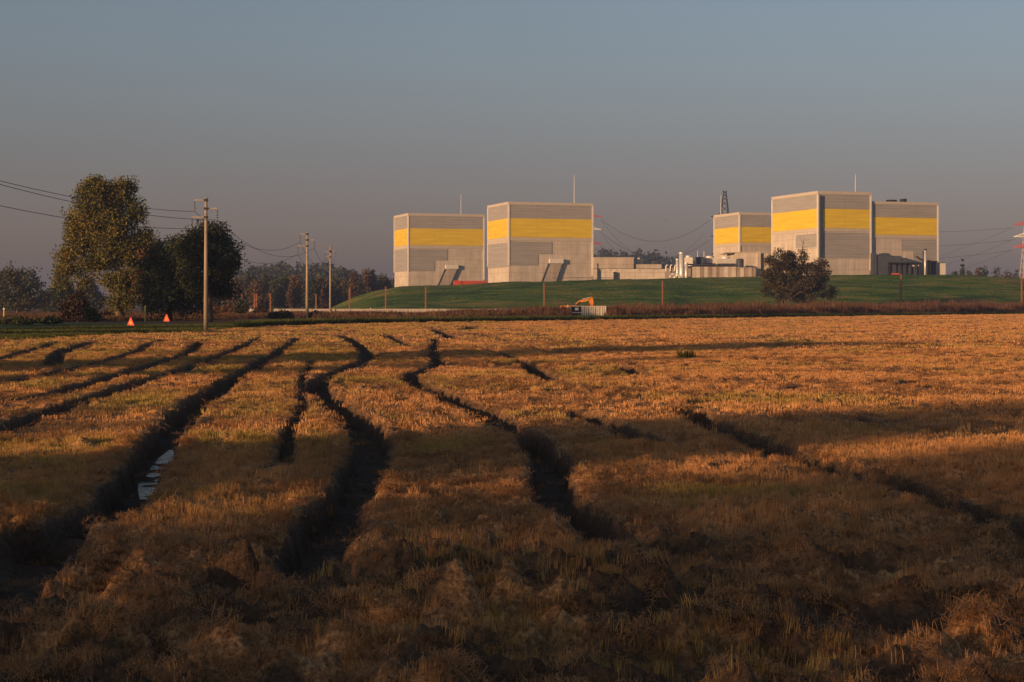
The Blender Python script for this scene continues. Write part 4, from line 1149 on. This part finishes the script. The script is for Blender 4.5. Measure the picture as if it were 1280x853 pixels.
# ------------------------------------------------------------------ trees
def leaf_cloud(lobes, n, size, seed, clump=0.5, per=14, hollow=0.55, flat=0.75):
    """quads grouped in clumps spread over ellipsoid lobes (x, y, z, rx, ry, rz)"""
    rng = np.random.RandomState(seed)
    lobes = np.array(lobes, dtype=float)
    vol = lobes[:, 3]*lobes[:, 4]*lobes[:, 5]; pr_ = vol**0.8; pr_ = pr_/pr_.sum()
    nc = max(1, n // per)
    li = rng.choice(len(lobes), nc, p=pr_)
    d = rng.normal(size=(nc, 3)); d /= np.linalg.norm(d, axis=1)[:, None]
    rad = (hollow + (1.06-hollow) * rng.uniform(size=nc))**0.7
    rad *= 0.82 + 0.36*rng.uniform(size=nc)**2
    cen = lobes[li, :3] + d * lobes[li, 3:6] * rad[:, None]
    c = np.repeat(cen, per, axis=0)
    c = c + np.clip(rng.normal(size=c.shape), -1.7, 1.7) * clump * np.array([1, 1, flat])
    N = len(c)
    u = rng.normal(size=(N, 3)); u /= np.linalg.norm(u, axis=1)[:, None]
    w = rng.normal(size=(N, 3)); w -= (w*u).sum(1)[:, None]*u; w /= np.linalg.norm(w, axis=1)[:, None]
    s = size * rng.uniform(0.6, 1.3, N)[:, None]
    V = np.stack([c - u*s*0.5, c + w*s*0.36, c + u*s*0.62, c - w*s*0.36], 1).reshape(-1, 3)
    Fc = np.arange(4*N).reshape(-1, 4)
    return V, Fc, cen

def limbs(mb, base, cen, h, r0, seed, nl=10, lean=0.0, fork=0.3):
    rng = random.Random(seed)
    top = Vector((lean*h, 0, h))
    p = [Vector((0, 0, -0.5)), Vector((lean*h*0.2 + rng.uniform(-.1, .1)*r0*3, 0, h*0.3)), Vector((lean*h*0.6, rng.uniform(-.1, .1)*r0*3, h*0.65)), top]
    mb.tube(p, [r0*1.25, r0*0.85, r0*0.5, r0*0.12], 8)
    for k in range(nl):
        c = Vector(cen[rng.randrange(len(cen))])
        t = rng.uniform(fork, 0.85)
        s = Vector((lean*h*t*0.8, 0, h*t))
        s.z = min(s.z, max(c.z - 0.4, h*fork*0.8))
        m_ = s.lerp(c, 0.5) + Vector((rng.uniform(-.4, .4), rng.uniform(-.4, .4), 0.5))
        rr = r0 * rng.uniform(0.22, 0.42)
        mb.tube([s, m_, c], [rr, rr*0.6, rr*0.15], 6, cap=False)

def tree(name, loc, lobes, n, size, mat, label, seed, trunk_h, r0, cat='tree', group=None, clump=0.5, per=14, nl=10, lean=0.0, hollow=0.55, fork=0.3):
    root = empty(name, loc)
    tag(root, label, cat, group)
    V, Fc, cen = leaf_cloud(lobes, n, size, seed, clump, per, hollow)
    k = V.reshape(-1, 4, 3)[:, :, 2].min(1) > 0.05
    Fc = np.arange(4*int(k.sum())).reshape(-1, 4); V = V.reshape(-1, 4, 3)[k].reshape(-1, 3)
    link(bpy.data.objects.new('crown', np_mesh('crown', V, Fc, mat)), root)
    mb = MB(); limbs(mb, None, cen, trunk_h, r0, seed, nl, lean, fork)
    mb.build('trunk', M['bark'], root, True, fix=False)
    return root

def L_(px, py, rx, ry, Y, base_px, base_z=0.0, depth=None):
    """lobe from picture centre and radii at depth Y"""
    s = Y / F
    return ((px-base_px)*s, random.Random(px*7+py).uniform(-1, 1)*rx*s*0.4, zof(py, Y)-base_z, rx*s, (depth or rx)*s, ry*s)

Yp = 233
tree('poplar_tree', ((150-640)/F*Yp, Yp, 0), [L_(118, 252, 22, 26, Yp, 150), L_(146, 244, 20, 20, Yp, 150), L_(100, 288, 21, 24, Yp, 150), L_(138, 284, 24, 24, Yp, 150), L_(166, 268, 10, 22, Yp, 150),
      L_(90, 325, 18, 20, Yp, 150), L_(124, 322, 20, 18, Yp, 150), L_(156, 312, 22, 22, Yp, 150), L_(182, 302, 12, 15, Yp, 150), L_(78, 348, 10, 13, Yp, 150), L_(100, 352, 9, 9, Yp, 150), L_(150, 350, 20, 14, Yp, 150),
      L_(182, 336, 13, 16, Yp, 150), L_(172, 358, 13, 12, Yp, 150), L_(150, 378, 13, 10, Yp, 150), L_(126, 230, 10, 8, Yp, 150), L_(158, 232, 10, 9, Yp, 150)],
     50000, 0.29, M['leaf_poplar'], 'tall yellowing green tree, the highest, left of the utility pole', 11, 17.0, 0.5, clump=0.66, per=90, nl=34, lean=-0.06, hollow=0.45, fork=0.14)
Yo = 206
tree('oak_tree', ((262-640)/F*Yo, Yo, 0), [L_(258, 305, 26, 26, Yo, 262), L_(240, 318, 22, 20, Yo, 262), L_(276, 322, 22, 26, Yo, 262), L_(285, 345, 19, 20, Yo, 262), L_(252, 345, 30, 28, Yo, 262), L_(270, 290, 10, 9, Yo, 262), L_(266, 362, 24, 12, Yo, 262)],
     26000, 0.28, M['leaf_oak'], 'dense dark round tree right behind the nearest utility pole', 12, 10.0, 0.4, clump=0.55, per=100, nl=14)
Yq = 222
tree('oak_tree', ((212-640)/F*Yq, Yq, 0), [L_(208, 320, 24, 24, Yq, 212), L_(194, 345, 22, 26, Yq, 212), L_(222, 345, 24, 28, Yq, 212), L_(210, 372, 34, 24, Yq, 212), L_(232, 312, 14, 16, Yq, 212), L_(236, 380, 22, 16, Yq, 212), L_(184, 368, 17, 24, Yq, 212), L_(238, 340, 18, 22, Yq, 212)],
     26000, 0.28, M['leaf_oak'], 'dense dark tree between the tall yellowing tree and the utility pole', 13, 8.5, 0.35, clump=0.55, per=100, nl=12)
tree('young_tree', ((188-640)/F*226, 226, 0), [L_(186, 330, 15, 22, 226, 188), L_(178, 352, 14, 18, 226, 188), L_(195, 312, 9, 14, 226, 188)], 1500, 0.34, M['leaf_rust'], 'thin rusty leaved tree leaning between the two larger ones', 14, 8.0, 0.16, clump=0.5, per=8, nl=9, hollow=0.2)
tree('bush', ((97-640)/F*205, 205, 0), [L_(98, 378, 11, 14, 205, 97), L_(88, 388, 13, 12, 205, 97), L_(105, 388, 11, 12, 205, 97)], 2200, 0.28, M['leaf_maroon'], 'dark maroon bush left of the tall yellowing tree', 15, 1.8, 0.08, 'bush', clump=0.25, nl=6)
tree('bush', ((114-640)/F*195, 195, 0), [L_(114, 394, 8, 9, 195, 114), L_(121, 398, 6, 5, 195, 114)], 1100, 0.24, M['leaf_oak'], 'small round dark bush right of the maroon one', 16, 0.9, 0.05, 'bush', clump=0.2, nl=4)
for (px, py, rx, ry, Y, mt, s, label) in ((22, 404, 22, 5, 168, 'leaf_oak', 17, 'low dark bush at the left edge of the verge'), (62, 403, 11, 5, 172, 'leaf_oak', 18, 'low dark bush left of the maroon bush'),
     (140, 396, 14, 8, 240, 'leaf_maroon', 19, 'low brown undergrowth left of the tall tree trunk'), (262, 388, 14, 10, 300, 'leaf_rust', 20, 'brown thicket behind the nearest utility pole'),
     (285, 390, 14, 9, 310, 'leaf_rust', 21, 'brown thicket right of the nearest utility pole'), (301, 386, 8, 12, 300, 'leaf_oak', 22, 'dark upright bush by the lane'), (326, 390, 9, 8, 330, 'leaf_maroon', 23, 'brown bush before the broken wall end'),
     (352, 395, 16, 6, 232, 'leaf_mid', 24, 'low green bush left of the middle utility pole'), (396, 397, 14, 5, 215, 'leaf_maroon', 25, 'low reddish bush between middle and farthest poles')):
    bx_ = tree('bush', ((px-640)/F*Y, Y, 0), [L_(px, py, rx*0.7, ry, Y, px), L_(px-rx*0.5, py+1, rx*0.5, ry*0.8, Y, px), L_(px+rx*0.5, py+1, rx*0.5, ry*0.75, Y, px)], 1200, 0.3, M[mt], label, s, max(0.5, zof(py, Y)), 0.06, 'bush', clump=0.28, nl=5)

# hazy trees across the left hand plough
for (px, lob, Y, mt, sd, label) in (
    (22, [(10, 362, 24, 24), (30, 352, 20, 18), (40, 368, 14, 18), (18, 345, 14, 12), (25, 378, 26, 12)], 470, 'leaf_mid', 30, 'broad hazy tree at the far left edge'),
    (-12, [(-14, 358, 22, 26), (-4, 375, 20, 16)], 480, 'leaf_mid', 31, 'hazy tree cut by the left edge'),
    (62, [(60, 377, 13, 12), (70, 382, 10, 8)], 500, 'leaf_mid', 32, 'low hazy tree right of the broad one'),
    (79, [(79, 366, 9, 16), (80, 378, 11, 12), (76, 356, 5, 7)], 460, 'leaf_oak', 33, 'upright dark hazy tree beneath the tall tree crown'),
    (112, [(110, 366, 12, 14), (118, 376, 12, 10)], 520, 'leaf_mid', 34, 'hazy tree seen beneath the tall tree crown')):
    tree('hazy_tree', ((px-640)/F*Y, Y, 0), [L_(a, b, c, d, Y, px) for (a, b, c, d) in lob], 6500, 0.65, M[mt], label, sd, zof(min(l[1] for l in lob), Y), 0.4, group='hazy trees on the left', clump=0.8, nl=8)

# lone oak before the bank, with a dead top branch
Yl = 418; bz = float(bank_z(978, Yl)) - 0.2
lone = tree('oak_tree', ((978-640)/F*Yl, Yl, bz), [L_(974, 326, 16, 12, Yl, 978, bz), L_(996, 328, 16, 13, Yl, 978, bz), L_(982, 342, 26, 16, Yl, 978, bz), L_(1018, 345, 19, 17, Yl, 978, bz), L_(966, 348, 17, 12, Yl, 978, bz),
     L_(1026, 330, 8, 10, Yl, 978, bz), L_(1005, 358, 26, 14, Yl, 978, bz), L_(970, 362, 20, 10, Yl, 978, bz), L_(985, 372, 22, 7, Yl, 978, bz), L_(1008, 372, 16, 7, Yl, 978, bz), L_(955, 344, 7, 5, Yl, 978, bz), L_(986, 317, 6, 6, Yl, 978, bz)],
     30000, 0.38, M['leaf_lone'], 'lone dark oak before the largest block, dead branch on top', 40, 11.0, 0.38, clump=0.6, per=90, nl=26, hollow=0.45, fork=0.12)
def lq(px, py): p = P(px, py, Yl); return (p.x - lone.location.x, 0.2, p.z - bz)
mb = MB(); mb.tube([lq(996, 330), lq(1003, 316), lq(1004, 306), lq(1005.5, 297)], [0.24, 0.17, 0.1, 0.03], 6)
mb.tube([lq(1003, 314), lq(1006, 309), lq(1011, 308)], [0.07, 0.05, 0.02], 5); mb.tube([lq(1004, 304), lq(1001, 298), lq(999, 297)], [0.06, 0.04, 0.02], 5)
mb.build('dead_branch', M['bark'], lone, True)
tree('bush', ((1038-640)/F*424, 424, float(bank_z(1044, 424))-0.3), [L_(1039, 364, 10, 9, 424, 1038, float(bank_z(1044, 424))), L_(1030, 368, 9, 6, 424, 1038, float(bank_z(1044, 424)))], 650, 0.4, M['leaf_rust'], 'thin brown bush against the right side of the lone oak', 41, 4.5, 0.1, 'bush', clump=0.4, nl=6, hollow=0.1)
tu = clump_mesh('grass_tussock', M['grass'], 260, 0.36, 0.14, 0.42, 0.012, 0.025, 0.3, seed=42)
link(tu); tu.location = (*G(858, 449), 0); tag(tu, 'green tussock standing alone in the stubble right of centre', 'plant')

# trees behind the left end of the bank
rt = random.Random(8)
spec = []
for (px, top, w, Y, mt) in ((262, 352, 12, 640, 'leaf_mid'), (280, 345, 13, 660, 'leaf_mid'), (296, 348, 12, 630, 'leaf_autumn'), (311, 342, 11, 660, 'leaf_mid'), (322, 350, 9, 600, 'leaf_autumn'), (333, 344, 10, 640, 'leaf_mid'), (346, 350, 9, 610, 'leaf_mid'), (357, 346, 10, 650, 'leaf_oak'),
     (369, 345, 8, 620, 'leaf_autumn'), (381, 349, 9, 640, 'leaf_mid'), (392, 352, 8, 610, 'leaf_oak'), (400, 347, 7, 640, 'leaf_autumn'), (409, 353, 9, 650, 'leaf_mid'), (420, 350, 7, 690, 'leaf_mid'), (428, 351, 6, 700, 'leaf_autumn'), (441.5, 341, 4.5, 720, 'leaf_autumn'), (449, 350, 5, 730, 'leaf_oak'),
     (457.5, 336.5, 5, 740, 'leaf_autumn'), (465, 338, 4.5, 745, 'leaf_oak'), (473, 351, 3.5, 750, 'leaf_autumn'), (479.5, 343.5, 5, 755, 'leaf_oak'), (484, 350, 3.5, 752, 'leaf_autumn')):
    spec.append((px, top, w, Y, mt))
TREE_LABEL = [f'{o} hazy tree from the left, {c}, in the row behind the bank end' for o, c in zip(
    ['first', 'second', 'third', 'fourth', 'fifth', 'sixth', 'seventh', 'eighth', 'ninth', 'tenth', 'eleventh', 'twelfth', 'thirteenth', 'fourteenth', 'fifteenth', 'sixteenth', 'seventeenth', 'eighteenth', 'nineteenth', 'twentieth', 'twenty first', 'twenty second'],
    [{'leaf_mid': 'olive green', 'leaf_autumn': 'russet', 'leaf_oak': 'dark green'}[q_[4]] for q_ in spec])]
kn = {'leaf_mid': 'olive green', 'leaf_autumn': 'russet', 'leaf_oak': 'dark green'}
for k, (px, top, w, Y, mt) in enumerate(spec):
    zt = zof(top, Y); s = Y/F; rw = w*s
    lob = [(0, 0, zt*0.75, rw*0.62, rw*0.62, zt*0.26), (rt.uniform(-.25, .25)*rw, 0, zt*0.5, rw*0.85, rw*0.85, zt*0.28), (rt.uniform(-.3, .3)*rw, 0, zt*0.28, rw*0.9, rw*0.9, zt*0.22)]
    where = 'left of the middle pole' if px < 380 else ('between the middle and farthest poles' if px < 411 else 'behind the left end of the bank')
    tree('autumn_tree', ((px-640)/F*Y, Y, 0), lob, 2400, 0.85, M[mt], TREE_LABEL[k], 200+k, zt*0.8, 0.3, group='hazy trees behind the bank end', clump=0.75, per=9, nl=6)
# trees behind the right end of the platform
for k, (px, top, w, mt, con) in enumerate(((1194, 335, 3.5, 'leaf_oak', True), (1203.5, 325, 4.5, 'leaf_oak', True), (1212, 336, 6, 'leaf_mid', False), (1222, 334, 5, 'leaf_autumn', False), (1230, 330, 6.5, 'leaf_oak', False), (1246, 333, 7, 'leaf_mid', False), (1260, 337, 6, 'leaf_autumn', False), (1272, 336, 6, 'leaf_mid', False), (1287, 335, 7, 'leaf_mid', False))):
    Y = 800; zb = 8.0; zt = zof(top, Y) - zb; rw = w*Y/F
    if con: lob = [(0, 0, zt*(0.25+0.14*i), rw*(1-0.17*i), rw*(1-0.17*i), zt*0.08) for i in range(6)]
    else: lob = [(0, 0, zt*0.7, rw*0.7, rw*0.7, zt*0.26), (rt.uniform(-.3, .3)*rw, 0, zt*0.4, rw, rw, zt*0.3)]
    lb = ['narrow conifer nearest the grey cabinet', 'tallest spiky conifer right of the rightmost block', 'olive shrubby tree right of the tall conifer', 'russet tree left of the dark round one', 'dark round tree in the right hand row', 'olive tree right of the dark round one', 'russet tree left of the red and white pylon', 'olive tree under the red and white pylon', 'olive tree beyond the right edge'][k]
    tree('platform_tree', ((px-640)/F*Y, Y, zb), lob, 700, 0.8, M[mt], lb, 300+k, zt*0.85, 0.22, group='trees behind the right end of the bank', clump=0.5, per=8, nl=5)

# far woods that read as one mass, on low hills
def wood(name, px0, px1, Y0, Y1, tops, n, size, label, seed):
    rng = np.random.RandomState(seed)
    N = n
    Y = rng.uniform(Y0, Y1, N); px = rng.uniform(px0, px1, N)
    top = np.interp(px, [t[0] for t in tops], [t[1] for t in tops]) + rng.normal(0, 1.8, N) + (Y - Y0)/(Y1-Y0)*0
    X = (px-640)/F*Y
    zt = EYE + (HY-top)/F*Y
    zt = zt * (0.62 + 0.38*(Y-Y0)/(Y1-Y0))
    lob = [(X[i], Y[i], zt[i]*0.62, rng.uniform(4, 7.5), rng.uniform(4, 7.5), zt[i]*0.38) for i in range(N)]
    lob = np.array(lob)
    per = 90
    d = rng.normal(size=(N*per, 3)); d /= np.linalg.norm(d, axis=1)[:, None]
    c = np.repeat(lob[:, :3], per, 0) + d*np.repeat(lob[:, 3:6], per, 0)*(0.75+0.3*rng.uniform(size=(N*per, 1)))
    # clumpy displacement
    u = rng.normal(size=c.shape); u /= np.linalg.norm(u, axis=1)[:, None]
    w = rng.normal(size=c.shape); w -= (w*u).sum(1)[:, None]*u; w /= np.linalg.norm(w, axis=1)[:, None]
    s = size*rng.uniform(0.6, 1.4, len(c))[:, None]
    V = np.stack([c-u*s*.5, c+w*s*.4, c+u*s*.6, c-w*s*.4], 1).reshape(-1, 3)
    o = link(bpy.data.objects.new(name, np_mesh(name, V, np.arange(len(V)).reshape(-1, 4), M['leaf_wood'])))
    tag(o, label, 'wood', kind='stuff')
wood('far_wood', 170, 520, 1000, 1250, [(170, 350), (250, 340), (300, 330), (340, 327), (400, 327), (430, 331), (445, 337), (480, 345), (520, 352)], 520, 2.2, 'far blue grey wood behind the utility poles', 51)
wood('far_wood', 690, 900, 1500, 1800, [(690, 308), (760, 310), (820, 312.5), (850, 317), (900, 326)], 460, 2.8, 'far blue grey wooded ridge behind the low concrete walls', 52)
wood('far_wood', -150, 200, 1150, 1350, [(-150, 372), (60, 374), (200, 366)], 130, 2.6, 'faint far wood on the left skyline', 53)
wood('far_wood', 1150, 1450, 1500, 1700, [(1150, 340), (1450, 342)], 120, 3.0, 'faint far wood on the right skyline', 54)

# trees off to the left, behind the camera, whose long shadows lie over the field
def shade_tree(x, y, h, rw, label, seed, n=2600, size=0.55, dense=0.4, z0=0.28):
    rg = random.Random(seed); lob = []
    for k in range(6):
        lob.append((rg.uniform(-.5, .5)*rw, rg.uniform(-.5, .5)*rw, h*(z0 + (0.92-z0)*(k+0.5)/6), rw*rg.uniform(.5, .8), rw*rg.uniform(.5, .8), h*0.13))
    tree('roadside_tree', (x, y, 0), lob, n, size, M['leaf_mid'], label, seed, h*0.85, 0.35, group='roadside trees beyond the left of the view', clump=0.5, per=9, nl=12, hollow=dense)
def off(perp, t, y0=(-5, 17)):
    """perp metres to the sunward-left of the main shadow edge, t metres towards the sun"""
    return (y0[0] - .743*t - .669*perp, y0[1] - .669*t + .743*perp)
ORD = ['first', 'second', 'third', 'fourth', 'fifth', 'sixth', 'seventh', 'eighth', 'ninth', 'tenth', 'eleventh', 'twelfth', 'thirteenth', 'fourteenth', 'fifteenth', 'sixteenth']
SHADE = [(-3.0, 95, 20, 4.0), (-5.4, 86, 19, 3.2), (-7.5, 104, 21, 3.8), (-11.5, 92, 20, 4.0), (-15.5, 105, 21.5, 4.0), (-19.5, 93, 20, 4.0), (-24, 102, 21, 4.2), (-28, 92, 20, 4.0), (-33, 100, 21, 4.4),
         (5.0, 112, 18.8, 1.3), (3.2, 108, 18.8, 2.4), (10.5, 116, 18.8, 0.9), (14.5, 122, 19.8, 0.9), (20, 122, 20.2, 1.2), (28, 80, 17.5, 1.6), (38, 76, 20.5, 4.6)]
for k, (perp, t, h, rw) in enumerate(SHADE):
    x_, y_ = off(perp, t)
    shade_tree(x_, y_, h, rw, f'leafy roadside tree out of view on the left, {ORD[k]} along the road', 400+k, n=(int(560*rw) + 300 if k < 9 else int(1100*rw) + 400), z0=0.05 if k < 9 else (0.79 if k == 10 else 0.5))
for k, (x_, y_, h, rw) in enumerate(((-90, 182, 20, 4.6), (-79, 165, 20, 6), (-92, 124, 15, 4), (-92, 86, 14, 5.5), (-84, 72, 13, 5))):
    shade_tree(x_, y_, h, rw, f'leafy tree out of view beside the verge, {["first", "second", "third", "fourth", "fifth"][k]} from the far end', 450+k, n=4200, z0=0.12)

# birds
for (px, py, label) in ((1041, 219, 'small dark bird gliding above the largest block'), (831, 275.5, 'small dark bird above the silver stacks')):
    root = empty('bird', P(px, py, 320)); tag(root, label, 'bird')
    mb = MB()
    mb.v = [(0, 0, 0.02), (-0.22, 0.06, 0.10), (-0.46, 0.10, 0.02), (-0.2, -0.08, 0.08), (0, -0.10, 0), (0.2, -0.08, 0.08), (0.46, 0.10, 0.02), (0.22, 0.06, 0.10)]
    mb.f = [(0, 1, 3, 4), (1, 2, 3), (0, 4, 5, 7), (7, 5, 6)]
    mb.build('wings', M['dark'], root)
    MB().tube([(0, 0.22, 0), (0, 0.1, 0.0), (0, -0.1, 0), (0, -0.24, 0.02)], [0.02, 0.06, 0.07, 0.02], 8).build('body', M['dark'], root, True)

# ------------------------------------------------------------------ haze
m = bpy.data.materials.new('haze'); m.use_nodes = True
n, l = m.node_tree.nodes, m.node_tree.links
n.clear()
pv = n.new("ShaderNodeVolumePrincipled"); pv.inputs["Color"].default_value = (0.62, 0.72, 1.0, 1); pv.inputs["Density"].default_value = 0.00026; pv.inputs["Anisotropy"].default_value = 0.55
om = n.new("ShaderNodeOutputMaterial"); l.new(pv.outputs[0], om.inputs["Volume"])
hz = MB().box(-4100, 4100, -4000, 4200, -1.5, 75).build('haze', m)
tag(hz, 'thin autumn evening haze over the fields', 'haze', kind='stuff')
